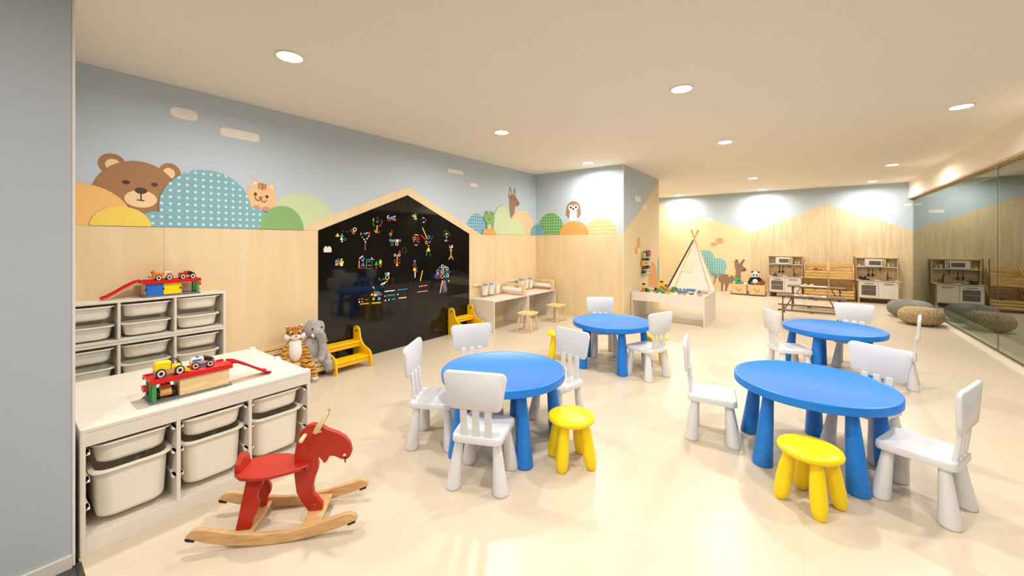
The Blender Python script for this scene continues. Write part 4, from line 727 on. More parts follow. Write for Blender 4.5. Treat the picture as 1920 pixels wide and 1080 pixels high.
# ------------------------------------------------------------------ slatted crate bench with plush animals
cb = thing('slatted_crate', 'low pine slatted crate on castors that the plush tiger and elephant sit on', 'crate', (XL + PT + .012, 1.50, 0))
for z in (.055, .105, .155): MB().box(.225, .240, 0, .62, z, z + .040).build('slat', PINE, cb, bevel=.002)
for z in (.055, .105, .155, .205, .255, .305): MB().box(0, .014, 0, .62, z, z + .040).build('slat', PINE, cb, bevel=.002)
for y in (.0, .605):
    for x in (.015, .205): MB().box(x, x + .018, y, y + .015, .05, .20 if x > .1 else .345).build('corner_post', PINE, cb, bevel=.001)
    for z in (.055, .155): MB().box(.034, .204, y, y + .012, z, z + .04).build('end_slat', PINE, cb, bevel=.002)
for x in (.05, .09, .13, .17): MB().box(x, x + .032, .016, .604, .165, .177).build('seat_slat', PINE, cb, bevel=.001)
MB().box(.016, .224, .016, .604, .045, .054).build('bottom_board', PINE, cb)
for x in (.03, .2):
    for y in (.05, .57): MB().cone((x - .008, y, .022), (x + .008, y, .022), .022, .022, 14).box(x - .006, x + .006, y - .004, y + .004, .022, .046).build('castor', BLACK, cb)
TIG = stripes('tiger_fur', 'd0902a', '2a1a12', 9.5, 'Z', .86, 4)
TIGF = plain('tiger_plain_fur', 'bb7620', .95, bump=.6, scale=250, sheen=.3)
FURW = plain('white_fur', 'efe9dd', .95, bump=.7, scale=220, sheen=.3)
FURG = plain('grey_fur', 'aaa39e', .95, bump=.7, scale=230, sheen=.35, var=.12)
FURDG = plain('dark_grey_fur', '6b6867', .95, bump=.5, scale=230)
FURB = plain('black_fur', '1c1b1d', .95, bump=.5, scale=230)
FURBR = plain('brown_fur', 'a5683c', .95, bump=.5, scale=230)
EYEB = plain('glass_eye', '0c0c0e', .1)
def blob(name, mat, shapes, parent, vox=.006):
    m = MB()
    for s in shapes:
        if len(s) == 2: m.ball(s[0], s[1], 16)
        else:
            (p0, p1, r0, r1) = s; p0, p1 = Vector(p0), Vector(p1); n = max(3, int((p1 - p0).length / min(r0, r1) * 2))
            for i in range(n + 1):
                t = i / n; m.ball(p0.lerp(p1, t), r0 + (r1 - r0) * t, 12)
    return m.build(name, mat, parent, remesh=vox, fix=False)
# tiger: local +x faces the room
tg = thing('plush_tiger', 'plush tiger with a white chest sitting on the slatted crate', 'plush toy', (-3.985, 1.80, .175), R(-14))
blob('body', TIG, [((0, 0, .10), (.065, .085, .12)), ((-.005, 0, .17), (.055, .075, .07)), ((.02, .07, .165), (.075, .125, .03), .034, .026), ((.02, -.07, .165), (.08, -.115, .05), .034, .026),
    ((.02, .065, .035), (.135, .13, -.045), .045, .034), ((.135, .13, -.045), (.155, .15, -.11), .032, .028), ((.02, -.065, .035), (.14, -.09, .02), .045, .036), ((-.01, 0, .20), (-.0, 0, .25), .05, .05)], tg)
hdt = blob('head', TIGF, [((.01, 0, .295), (.060, .078, .066)), ((.0, .055, .355), .022), ((.0, -.055, .355), .022), ((.02, 0, .33), (.04, .055, .035))], tg)
blob('white_chest', FURW, [((.045, 0, .13), (.045, .062, .10)), ((.03, 0, .20), (.045, .06, .05))], tg)
for pq, pr in (((.155, .15, -.125), .028), ((.168, -.095, .02), .030)): MB().ball(pq, pr, 14).build('paw', FURW, tg)
blob('muzzle', FURW, [((.055, 0, .268), (.032, .045, .030)), ((.02, .066, .270), (.04, .03, .036)), ((.02, -.066, .270), (.04, .03, .036)), ((.05, .032, .315), (.018, .016, .014)), ((.05, -.032, .315), (.018, .016, .014)), ((.008, .06, .368), .012), ((.008, -.06, .368), .012)], tg, .005)
m = MB(); m.ball((.069, .030, .312), (.006, .009, .010), 12); m.ball((.069, -.030, .312), (.006, .009, .010), 12); m.build('eye', EYEB, tg)
MB().ball((.086, 0, .285), (.008, .014, .008), 12).build('nose', plain('pink_nose', 'b9755f', .6), tg)
m = MB()
for y in (-1, 1):
    for z, k in ((.285, .0), (.302, .004), (.322, 0)): m.tube([(.052 + k, y * .060, z), (.030, y * .076, z + .008)], .0035, 6)
for y in (-.02, 0, .02): m.tube([(.062, y, .350 - abs(y) * .3), (.040, y * 1.2, .362 - abs(y) * .3)], .003, 6)
m.build('face_stripe', BLACK, tg)
# elephant
eg = thing('plush_elephant', 'grey plush elephant with small white tusks beside the plush tiger', 'plush toy', (-3.985, 1.965, .165), R(4))
blob('body', FURG, [((0, 0, .12), (.085, .088, .14)), ((.02, .085, .18), (.10, .11, .02), .042, .036), ((.0, -.075, .17), (.06, -.085, .06), .040, .032), ((.03, .06, .03), (.115, .115, -.04), .052, .045), ((.115, .115, -.04), (.12, .12, -.09), .045, .042), ((.03, -.06, .03), (.13, -.075, -.03), .05, .04), ((.13, -.075, -.03), (.14, -.08, -.12), .038, .034)], eg, .008)
blob('head', FURG, [((.02, 0, .325), (.08, .085, .085)), ((.03, .0, .37), (.06, .065, .06)), ((.055, .01, .30), (.06, .06, .05)),
    ((.085, .02, .295), (.115, .045, .22), .045, .040), ((.115, .045, .22), (.125, .05, .13), .040, .036), ((.125, .05, .13), (.125, .035, .05), .036, .032), ((.125, .035, .05), (.14, .015, .03), .031, .026)], eg, .007)
for s in (-1, 1):
    er = blob('ear', FURG, [((-.01, s * .105, .31), (.016, .045, .075)), ((.0, s * .09, .34), (.022, .035, .05)), ((-.012, s * .112, .265), (.016, .03, .04))], eg, .006)
    MB().cone((.085, s * .05 + .01, .275), (.125, s * .062 + .012, .262), .013, .006, 12).build('tusk', FURW, eg)
    MB().ball((.092, s * .048 + .005, .335), (.008, .010, .010), 12).build('eye', EYEB, eg)
for i in range(5): 
    MB().ring((.100 + .006 * i, .028 + .006 * i, .292 - .022 * i), .043 - .001 * i, .0035, 'z', 20, 6).build('trunk_fold', FURG, eg)
for y, z in ((.095, -.105), (.12, -.11), (.145, -.105)): MB().ball((.155, y, z), (.010, .012, .012), 10).build('toenail', FURDG, eg)

# ------------------------------------------------------------------ white desks, paper rolls, buckets
dk = thing('craft_desk', '', 'desk')   # local x: 0 (wall) .. .48, y: 0 .. .89
MB().box(0, .485, 0, .895, .455, .475).build('desk_top', WHITE, dk, bevel=.002)
for y in (0, .877): MB().box(0, .480, y, y + .018, 0, .455).build('side_panel', WHITE, dk, bevel=.0015)
MB().box(.010, .028, .0185, .8765, .24, .454).build('back_panel', WHITE, dk, bevel=.001)
DP = Proto(dk)
DX = XL + PT + .001
DP.put((DX, 4.515, 0), 0, 'low white craft desk next to the black board', 'white craft desks'); DP.put((DX, 5.425, 0), 0, 'low white craft desk in the room corner', 'white craft desks')
PAPER = plain('paper', 'f3efe6', .8); REDL = plain('red_bar', 'e8502c', .5)
hr = thing('paper_roll_holder', '', 'paper holder')   # local x: 0.. .48, y thickness
for x in (0, .445): MB().box(x, x + .035, -.045, .045, 0, .180).build('end_post', BIRCH, hr, bevel=.003)
MB().box(.035, .445, -.040, -.022, .150, .178).build('top_rail', BIRCH, hr, bevel=.002)
MB().box(.035, .445, .022, .040, .150, .178).build('top_rail', BIRCH, hr, bevel=.002)
for x in (.13, .24, .35): MB().box(x - .012, x + .012, -.022, .022, .156, .172).build('cross_piece', BIRCH, hr, bevel=.002)
rl = MB().cone((.036, 0, .075), (.444, 0, .075), .042, .042, 28).build('paper_roll', PAPER, hr)
MB().box(.036, .444, -.044, -.036, .010, .020).build('cutting_bar', REDL, hr, bevel=.001)
HP = Proto(hr)
HP.put((DX + .01, 5.30, .4755), 0, 'beech paper roll holder with a red bar on the desk next to the black board', 'paper roll holders')
HP.put((DX + .01, 6.22, .4755), 0, 'beech paper roll holder with a red bar on the corner desk', 'paper roll holders')
for y0, y1, l in ((4.56, 5.16, 'above the desk next to the black board'), (5.47, 6.08, 'above the corner desk')):
    t = thing('wall_rail', 'white wall rail with hanging buckets ' + l, 'rail', (XL + PT + .001, y0, .66))
    MB().box(.018, .026, 0, y1 - y0, 0, .026).build('bar', WHITE, t, bevel=.003)
    for y in (.02, y1 - y0 - .035): MB().box(0, .018, y, y + .015, .004, .022).build('bracket', WHITE, t)
def pencils(parent, n, h, cols):
    for i in range(n):
        a = 6.28 * i / n + .3; r = .022
        MB().cone((r * cos(a) * .5, r * sin(a) * .5, -.09), (r * cos(a) * 1.5, r * sin(a) * 1.5, h - .09 + .012 * (i % 3)), .0045, .0045, 6).build('pencil', cols[i % len(cols)], parent)
bk = MB().lathe([(.040, -.155), (.047, -.150), (.064, -.004), (.068, -.004), (.068, .002), (.061, .002), (.044, -.146)], n=28).build('bucket_body', WHITE, None)
bkr = thing('hanging_bucket', '', 'bucket'); bk.parent = bkr
MB().box(-.072, -.062, -.02, .02, -.03, .022).build('hook', WHITE, bkr, bevel=.002)
KP = Proto(bkr); PCOL = [BLACK, DMETAL, DBLUE, BLACK, REDP]
for i, (y, l) in enumerate(((4.745, 'leftmost above the left desk, full of dark pens'), (4.90, 'middle one above the left desk, with blue and black pens'), (5.055, 'right one above the left desk, holding a tan brush'),
        (5.745, 'leftmost above the corner desk, full of dark pens'), (5.89, 'middle one above the corner desk'), (6.035, 'right one above the corner desk with black pens'))):
    KP.put((XL + PT + .100, y, .665), 0, 'white hanging bucket ' + l, 'white buckets with pens')
for i, (y, n, cl_, h_, l) in enumerate(((4.745, 8, [BLACK, DMETAL], .135, 'bunch of dark pens in the leftmost bucket of the left desk'), (4.90, 5, [BLACK, DBLUE], .13, 'blue and black pens in the middle bucket of the left desk'), (5.055, 3, [BEECH], .12, 'tan brushes in the right bucket of the left desk'),
        (5.745, 8, [BLACK, DMETAL], .135, 'bunch of dark pens in the leftmost bucket of the corner desk'), (5.89, 3, [DMETAL, BEECH], .12, 'few pens in the middle bucket of the corner desk'), (6.035, 5, [BLACK], .13, 'black pens in the right bucket of the corner desk'))):
    for k in range(n):
        a = 6.28 * k / n + .3
        o = MB().cone((.010 * cos(a), .010 * sin(a), -.118), (.032 * cos(a), .032 * sin(a), h_ - .120 + .010 * (k % 3)), .0045, .0045, 6).build('pen', cl_[k % len(cl_)], loc=(XL + PT + .100, y, .665))
        tag(o, l.replace('bunch of dark pens', 'dark pen').replace('blue and black pens', 'coloured pen').replace('tan brushes', 'tan brush').replace('few pens', 'thin pen').replace('black pens', 'black pen'), 'pen', l)

# ------------------------------------------------------------------ white train table with its toys
TX0, TX1, TY0, TY1, TZ = -2.415, -1.245, 6.725, 7.67, .495
tt = thing('train_table', 'white play table with a raised rim beside the middle wall, covered with wooden train toys', 'table', (TX0, TY0, 0))
W_, D_ = TX1 - TX0, TY1 - TY0
for x in (0, W_ - .018): MB().box(x, x + .018, 0, D_, 0, TZ).build('side_panel', WHITE, tt, bevel=.0015)
for y in (0, D_ - .018): MB().box(.0185, W_ - .0185, y, y + .018, .345, TZ).build('apron', WHITE, tt, bevel=.0015)
MB().box(.0185, W_ - .0185, .0185, D_ - .0185, .455, .470).build('play_surface', WHITE, tt)
PZ = .4705
def tx(u, v): return (TX0 + u, TY0 + v)
TRK = wood('track_beech', 'c59468', 'a97a52', (6, 6, 6), .5, 2)
def track(pts, label, z=PZ):
    m = MB(); ps = [Vector((TX0 + a, TY0 + b, z)) for a, b in pts]; L_, R_ = [], []
    rings = []
    for i, p in enumerate(ps):
        d = (ps[min(i + 1, len(ps) - 1)] - ps[max(i - 1, 0)]).normalized(); n = Vector((-d.y, d.x, 0))
        prof = [(-.020, 0), (.020, 0), (.020, .012), (.013, .012), (.013, .008), (.009, .008), (.009, .012), (-.009, .012), (-.009, .008), (-.013, .008), (-.013, .012), (-.020, .012)]
        rings.append([p + n * a + Vector((0, 0, b)) for a, b in prof])
    tag(m.loft(rings).build('toy_track', TRK, smooth=False), label, 'toy track', 'wooden tracks on the train table')
def arcp(cx, cy, r, a0, a1, n=12): return [(cx + r * cos(R(a0 + (a1 - a0) * i / n)), cy + r * sin(R(a0 + (a1 - a0) * i / n))) for i in range(n + 1)]
track(arcp(.30, .30, .22, 90, 270) , 'curved wooden track at the left end of the train table')
track([(.3205, .08), (.55, .08)], 'straight wooden track along the front edge, left part')
track(arcp(.95, .23, .13, -90, 70), 'curved wooden track at the front right corner of the train table')
track([(.57, .10), (.75, .10), (.93, .10)], 'straight wooden track in front of the blue-roofed station')
track(arcp(.93, .66, .16, -60, 100), 'curved wooden track at the back right corner of the train table')
track([(.3205, .52), (.52, .56), (.70, .70)], 'wooden track running through the middle of the train table')
track([(.20, .80), (.50, .80), (.86, .83)], 'wooden track along the back edge of the train table')
def tower(u, v, label, parts_):
    t = thing('toy_tower', label, 'toy tower', (*tx(u, v), PZ))
    z = 0
    for n, m_, w_, h_ in parts_:
        MB().lathe([(w_, z), (w_, z + h_)], n=16).build(n, m_, t, bevel=.001, seg=1); z += h_
    return t
tower(.10, .36, 'yellow toy tower with a black top at the left end of the train table', [('base_block', TRK, .030, .055), ('yellow_block', YELP, .030, .05), ('neck', YELP, .016, .012), ('cap', BLACK, .032, .022)])
tower(.17, .30, 'small black toy signal beside the yellow tower', [('base_block', BLACK, .020, .05), ('lens', DMETAL, .016, .018)])
tower(.33, .66, 'tall yellow toy tower with a black cap near the back of the train table', [('base_block', plain('olive', 'b9a52e', .5), .040, .08), ('yellow_block', YELP, .030, .055), ('neck', YELP, .016, .012), ('cap', BLACK, .030, .022)])
tower(.42, .60, 'toy tower with a red top next to the tall yellow tower', [('base_block', plain('olive_green', 'a8a838', .5), .034, .06), ('neck', TRK, .012, .03), ('red_top', REDP, .024, .028)])
tower(.28, .47, 'little black and maroon toy post between the towers', [('maroon_block', plain('maroon', '7a2a24', .5), .028, .035), ('black_block', BLACK, .018, .03)])
tower(.50, .78, 'little wooden toy hut with a dark window behind the towers', [('wooden_block', TRK, .030, .05), ('dark_ring', DMETAL, .026, .01)])
def bushy(u, v, label, r, col):
    t = thing('toy_bush', label, 'toy bush', (*tx(u, v), PZ)); MB().lathe([(.010, 0), (.010, .012)], n=10).build('stem', TRK, t); MB().ball((0, 0, .012 + r * .85), (r, r, r), 14).build('crown', col, t)
bushy(.235, .22, 'round dark green toy bush at the left front of the train table', .030, GREENP)
bushy(.60, .10 + .05, 'round lime green toy ball on a red wagon in the middle of the train table', .022, plain('lime', 'b6d838', .5))
def bridge(u, v, label):
    t = thing('toy_bridge', label, 'toy bridge', (*tx(u, v), PZ), R(4))
    MB().prism([(-.095, 0), (-.05, 0), (0, .052), (.05, 0), (.095, 0), (.012, .088), (-.012, .088)], 'xz', -.022, .022).build('green_hill', GREENP, t, bevel=.002)
    for s in (-1, 1): MB().loft([[(s * x, y, z) for y, z in ((-.020, q), (.020, q), (.020, q + .010), (-.020, q + .010))] for x, q in ((.16, .000), (.10, .012), (.01, .089))]).build('ramp_track', TRK, t)
bridge(.455, .12, 'green toy hill bridge at the front of the train table'); bridge(.60, .52, 'green toy hill bridge near the back of the train table')
def station(u, v, rz, label):
    t = thing('toy_station', label, 'toy station', (*tx(u, v), PZ), R(rz))
    MB().box(-.062, .062, -.028, .028, 0, .048).build('wooden_block', PINE, t, bevel=.002)
    MB().prism([(-.038, .0485), (.038, .0485), (.026, .078), (-.026, .078)], 'yz', -.072, .072).build('blue_roof', DBLUE, t, bevel=.002)
    for x in (-.045, .045): MB().box(x - .006, x + .006, -.031, -.0285, 0, .047).build('post', TRK, t)
station(.80, .11 + .06, 0, 'toy station with a bright blue roof at the front edge of the train table'); station(.86, .50, 0, 'toy station with a bright blue roof at the back right of the train table')
def signal(u, v, label):
    t = thing('toy_tree', label, 'toy tree', (*tx(u, v), PZ)); MB().lathe([(.014, 0), (.014, .004), (.004, .008), (.004, .02)], n=12).build('foot', TRK, t); MB().lathe([(.009, .02), (.011, .03), (.010, .075), (.004, .085)], n=12).build('crown', plain('dark_green', '2f5a34', .6), t)
signal(.70, .46, 'slim dark green toy tree left of the back blue station'); signal(.76, .47, 'slim dark green toy tree closest to the back blue station')
def wagon(u, v, rz, m_, label, load=None):
    t = thing('toy_wagon', label, 'toy wagon', (*tx(u, v), PZ + .0005), R(rz))
    MB().box(-.032, .032, -.014, .014, .010, .024).build('body', m_, t, bevel=.002)
    if load: MB().lathe([(.011, .024), (.012, .030), (.012, .044), (.008, .050)], (.01, 0, 0), 14).build('load', load, t)
    for x in (-.018, .018):
        for y in (-.017, .017): MB().cone((x, y - .003, .010), (x, y + .003, .010), .010, .010, 14).build('wheel', REDP if m_ is WHITE else BLACK, t)
wagon(.665, .06, 0, WHITE, 'white toy wagon with red wheels on the train table')
wagon(.60, .06, 0, REDP, 'red toy wagon at the front edge of the train table')
wagon(.98, .56, 10, TRK, 'wooden toy engine with a blue load on the train table', DBLUE)
wagon(.90, .36, 40, TRK, 'plain wooden toy wagon between the two blue-roofed stations', None)
# wall rack with toy vehicles on the middle wall
rk = thing('wall_rack', 'slim white rack of five little ledges on the yellow middle wall', 'wall rack', (XC + .0045, 7.22, .66))
LED = [(.05, .60, .400), (.06, .50, .325), (.0, .42, .255), (.06, .50, .175), (.02, .48, .095)]
for a, b, z in LED:
    lg = MB(); lg.box(0, .065, a, b, z, z + .006); lg.box(.060, .065, a, b, z + .006, z + .014); lg.build('ledge', WHITE, rk, bevel=.001)
for y in (.20, .36): MB().box(0, .004, y, y + .02, .09, .43).build('upright', WHITE, rk)
def rtoy(y, k, m_, shape, label, wd=.07, h_=.06):
    z = .66 + LED[k][2] + .0065; t = thing('rack_toy', label, 'toy', (XC + .036, 7.22 + y, z))
    if shape == 'block':
        MB().box(-.020, .020, -wd / 2, wd / 2, 0, h_).build('body', m_, t, bevel=.006); MB().box(-.016, .016, -wd / 3, wd / 3, h_, h_ + .014).build('cab', BLACK if m_ is not BLACK else WHITE, t, bevel=.003)
    else:
        MB().prism([(-wd / 2, .008), (wd / 2, .008), (wd / 2, h_ * .55), (wd / 5, h_ * .6), (0, h_), (-wd / 2, h_ * .8)], 'yz', -.014, .014).build('body', m_, t, bevel=.002)
        for q in (-wd * .3, wd * .3): MB().cone((-.018, q, .010), (.018, q, .010), .010, .010, 12).build('wheel', BLACK, t)
LIME = plain('lime_toy', 'b8cc35', .4); NAVY = plain('navy_toy', '22376b', .4)
rtoy(.13, 0, LIME, 'block', 'lime green toy on the top ledge of the wall rack', .10, .085)
rtoy(.27, 0, NAVY, 'block', 'dark blue toy on the top ledge of the wall rack', .10, .10)
rtoy(.42, 0, REDP, 'block', 'red toy at the right end of the top ledge', .14, .11)
rtoy(.17, 1, BLACK, 'car', 'black toy car on the second ledge, left one', .12, .05); rtoy(.36, 1, BLACK, 'car', 'black toy car on the second ledge, right one', .14, .05)
rtoy(.09, 2, plain('amber_toy', 'f0a81e', .4), 'block', 'orange and yellow toy at the left of the middle ledge', .13, .085)
rtoy(.17, 3, plain('dark_green_toy', '30503a', .5), 'car', 'dark green toy car on the fourth ledge, left one', .13, .05); rtoy(.37, 3, plain('dark_green_toy', '2c5a3e', .5), 'car', 'taller dark green toy on the fourth ledge, right one', .15, .075)
rtoy(.12, 4, plain('dark_teal_toy', '26413c', .5), 'block', 'dark toy with a white cab on the lowest ledge', .13, .04)

# ------------------------------------------------------------------ teepee
TCX, TCY = -2.56, 11.30
tp = thing('teepee', 'white canvas play teepee with black, green, pink and yellow edges at the back wall', 'teepee', (TCX, TCY, 0))
CAN = plain('canvas', 'f4ece0', .9, bump=.2, scale=300)
ap = Vector((.22, .0, 1.44)); bs = [Vector(p) for p in ((-.40, -.46, 0), (.70, -.46, 0), (.66, .44, 0), (-.40, .44, 0))]
EM = {k: plain(k + '_tape', v, .7) for k, v in dict(lime='cfdc5a', pink='f0b4b4', yellow='f0dc6e', black='2a2320').items()}
for i, (c0, nm) in enumerate(zip(bs, ('black', 'pink', 'yellow', 'lime'))):
    d = (ap - c0).normalized(); MB().cone(c0 + d * .01, ap + d * .26, .013, .012, 10).build('pole', BEECH, tp)
    n = Vector((c0.x - ap.x, c0.y, 0)).normalized() * .012
    e = MB().cone(c0 + n + d * .02, ap + n - d * .05, .022 if i == 0 else .015, .016 if i == 0 else .009, 8).build('edge_tape', EM[nm], tp); e['label'] = nm + ' edge tape'
g0 = Vector((-.22, -.475, .01)); e = MB().cone(g0, ap + Vector((0, -.02, -.05)), .016, .010, 8).build('edge_tape', EM['lime'], tp); e['label'] = 'lime flap tape'
for i in range(4):
    a, b = bs[i], bs[(i + 1) % 4]; t_ = .03
    m = MB(); top0, top1 = ap.lerp(a, .04), ap.lerp(b, .04); nrm = (b - a).cross(ap - a).normalized() * .004
    q = [a, b, top1, top0]; m.loft([[p + nrm for p in q], [p - nrm for p in q]]); m.build('canvas_side', CAN, tp, smooth=False)
WIN = plain('window_tan', 'f0e6cc', .9)
def onfront(u, z): 
    t_ = z / 1.44; y = -.46 * (1 - t_) - .012; return (ap.x * t_ + u, y, z)
fw = MB(); fw.loft([[(x, y + k, z) for x, y, z in [onfront(a, b) for a, b in ((-.12, .56), (.14, .56), (.14, .82), (-.12, .82))]] for k in (0, -.003)]); fo = fw.build('window', WIN, tp, smooth=False)
m = MB()
m.loft([[(x, y + k, z) for x, y, z in [onfront(a, b) for a, b in ((.0, .55), (.02, .55), (.02, .83), (.0, .83))]] for k in (-.004, -.008)]); m.loft([[(x, y + k, z) for x, y, z in [onfront(a, b) for a, b in ((-.125, .68), (.145, .68), (.145, .70), (-.125, .70))]] for k in (-.004, -.008)])
m.build('muntin', CAN, tp, smooth=False)

# ------------------------------------------------------------------ toy boxes on felt wheels, panda and others
FELT = plain('teal_wheel', '6c8f8a', .8); ROPE = plain('green_rope', '6f7f52', .8)
bx = thing('toy_box', '', 'toy box')   # local origin: centre bottom, front = -y
for y in (-.15, .138): MB().box(-.165, .165, y, y + .012, .03, .275).build('panel', PINE, bx, bevel=.002)
for x in (-.165, .153): MB().box(x, x + .012, -.138, .138, .03, .275).build('side_panel', PINE, bx, bevel=.002)
MB().box(-.153, .153, -.138, .138, .03, .045).build('bottom', PINE, bx)
MB().box(-.17, .17, -.10, .10, .018, .030).build('base_board', DARKW, bx)
for x in (-.178, .178):
    for y in (-.10, .10): MB().cone((x - .012, y, .045), (x + .012, y, .045), .045, .045, 20).build('wheel', FELT, bx, bevel=.004)
MB().tube([(-.05, -.152, .185), (-.04, -.158, .14), (-.012, -.160, .105), (.012, -.160, .105), (.04, -.158, .14), (.05, -.152, .185)], .005, 8).build('rope_handle', ROPE, bx)
BP = Proto(bx)
BP.put((-1.33, 11.64, 0), 0, 'pine toy box on felt wheels holding a green helmet toy, left one', 'toy boxes on wheels')
BP.put((-.935, 11.62, 0), 0, 'pine toy box on felt wheels that the plush panda sits in', 'toy boxes on wheels')
gm = thing('green_plush', 'round green and grey plush toy in the left toy box', 'plush toy', (-1.37, 11.62, .26))
GRN = plain('bright_green_fur', '2ea24f', .9, bump=.4, scale=200)
blob('body', GRN, [((0, 0, .06), (.10, .08, .09)), ((-.02, 0, .0), (.09, .09, .10))], gm, .01)
blob('grey_snout', plain('slate_fur', '6f7f8c', .9), [((.045, -.06, .03), (.06, .04, .05)), ((.06, -.05, -.02), (.05, .05, .06))], gm, .01)
MB().ball((.03, -.075, .11), .018, 12).build('eye', EYEB, gm); MB().ball((-.07, -.065, .04), (.03, .02, .035), 12).build('white_patch', FURW, gm)
ws_ = thing('white_plush', 'white and black plush poking out of the left toy box', 'plush toy', (-1.22, 11.60, .27))
blob('body', FURW, [((0, 0, .0), (.055, .05, .05)), ((.03, -.02, .0), (.04, .03, .03)), ((0, 0, -.07), (.05, .05, .07))], ws_, .01); MB().ball((-.02, -.04, .035), (.018, .014, .016), 12).build('ear', FURB, ws_)
pa = thing('plush_panda', 'plush panda sitting upright in the right toy box', 'plush toy', (-.98, 11.62, .26))
blob('head', FURW, [((0, 0, .26), (.085, .07, .075)), ((0, -.02, .24), (.075, .06, .05))], pa, .009)
blob('body', FURB, [((0, 0, .12), (.10, .07, .09)), ((-.09, -.02, .16), (-.13, -.06, .05), .035, .035), ((.08, -.02, .17), (.14, -.05, .12), .035, .032), ((-.06, -.06, .0), (-.07, -.09, .0), .045, .045)], pa, .009)
blob('belly', FURW, [((0, -.045, .09), (.065, .045, .075))], pa, .009)
for s in (-1, 1):
    MB().ball((s * .065, 0, .325), (.026, .018, .026), 14).build('ear', FURB, pa); MB().ball((s * .033, -.066, .262), (.020, .012, .024), 14).build('eye_patch', FURB, pa)
MB().ball((0, -.082, .235), (.012, .01, .009), 10).build('nose', EYEB, pa)
db = thing('plush_dog', 'brown plush dog lying against the panda in the right toy box', 'plush toy', (-.86, 11.60, .27))
blob('body', FURBR, [((0, 0, .03), (.09, .05, .06)), ((.04, -.02, .10), (.05, .045, .045)), ((.08, -.04, .08), (.03, .03, .03)), ((-.06, -.04, .03), (.05, .04, .05)), ((.02, .0, -.04), (.08, .05, .06))], db, .009)
MB().ball((.02, -.05, .10), (.02, .015, .03), 12).build('ear', plain('dark_brown_fur', '5f3a22', .9), db); MB().ball((.06, -.055, .115), .006, 10).build('eye', EYEB, db)

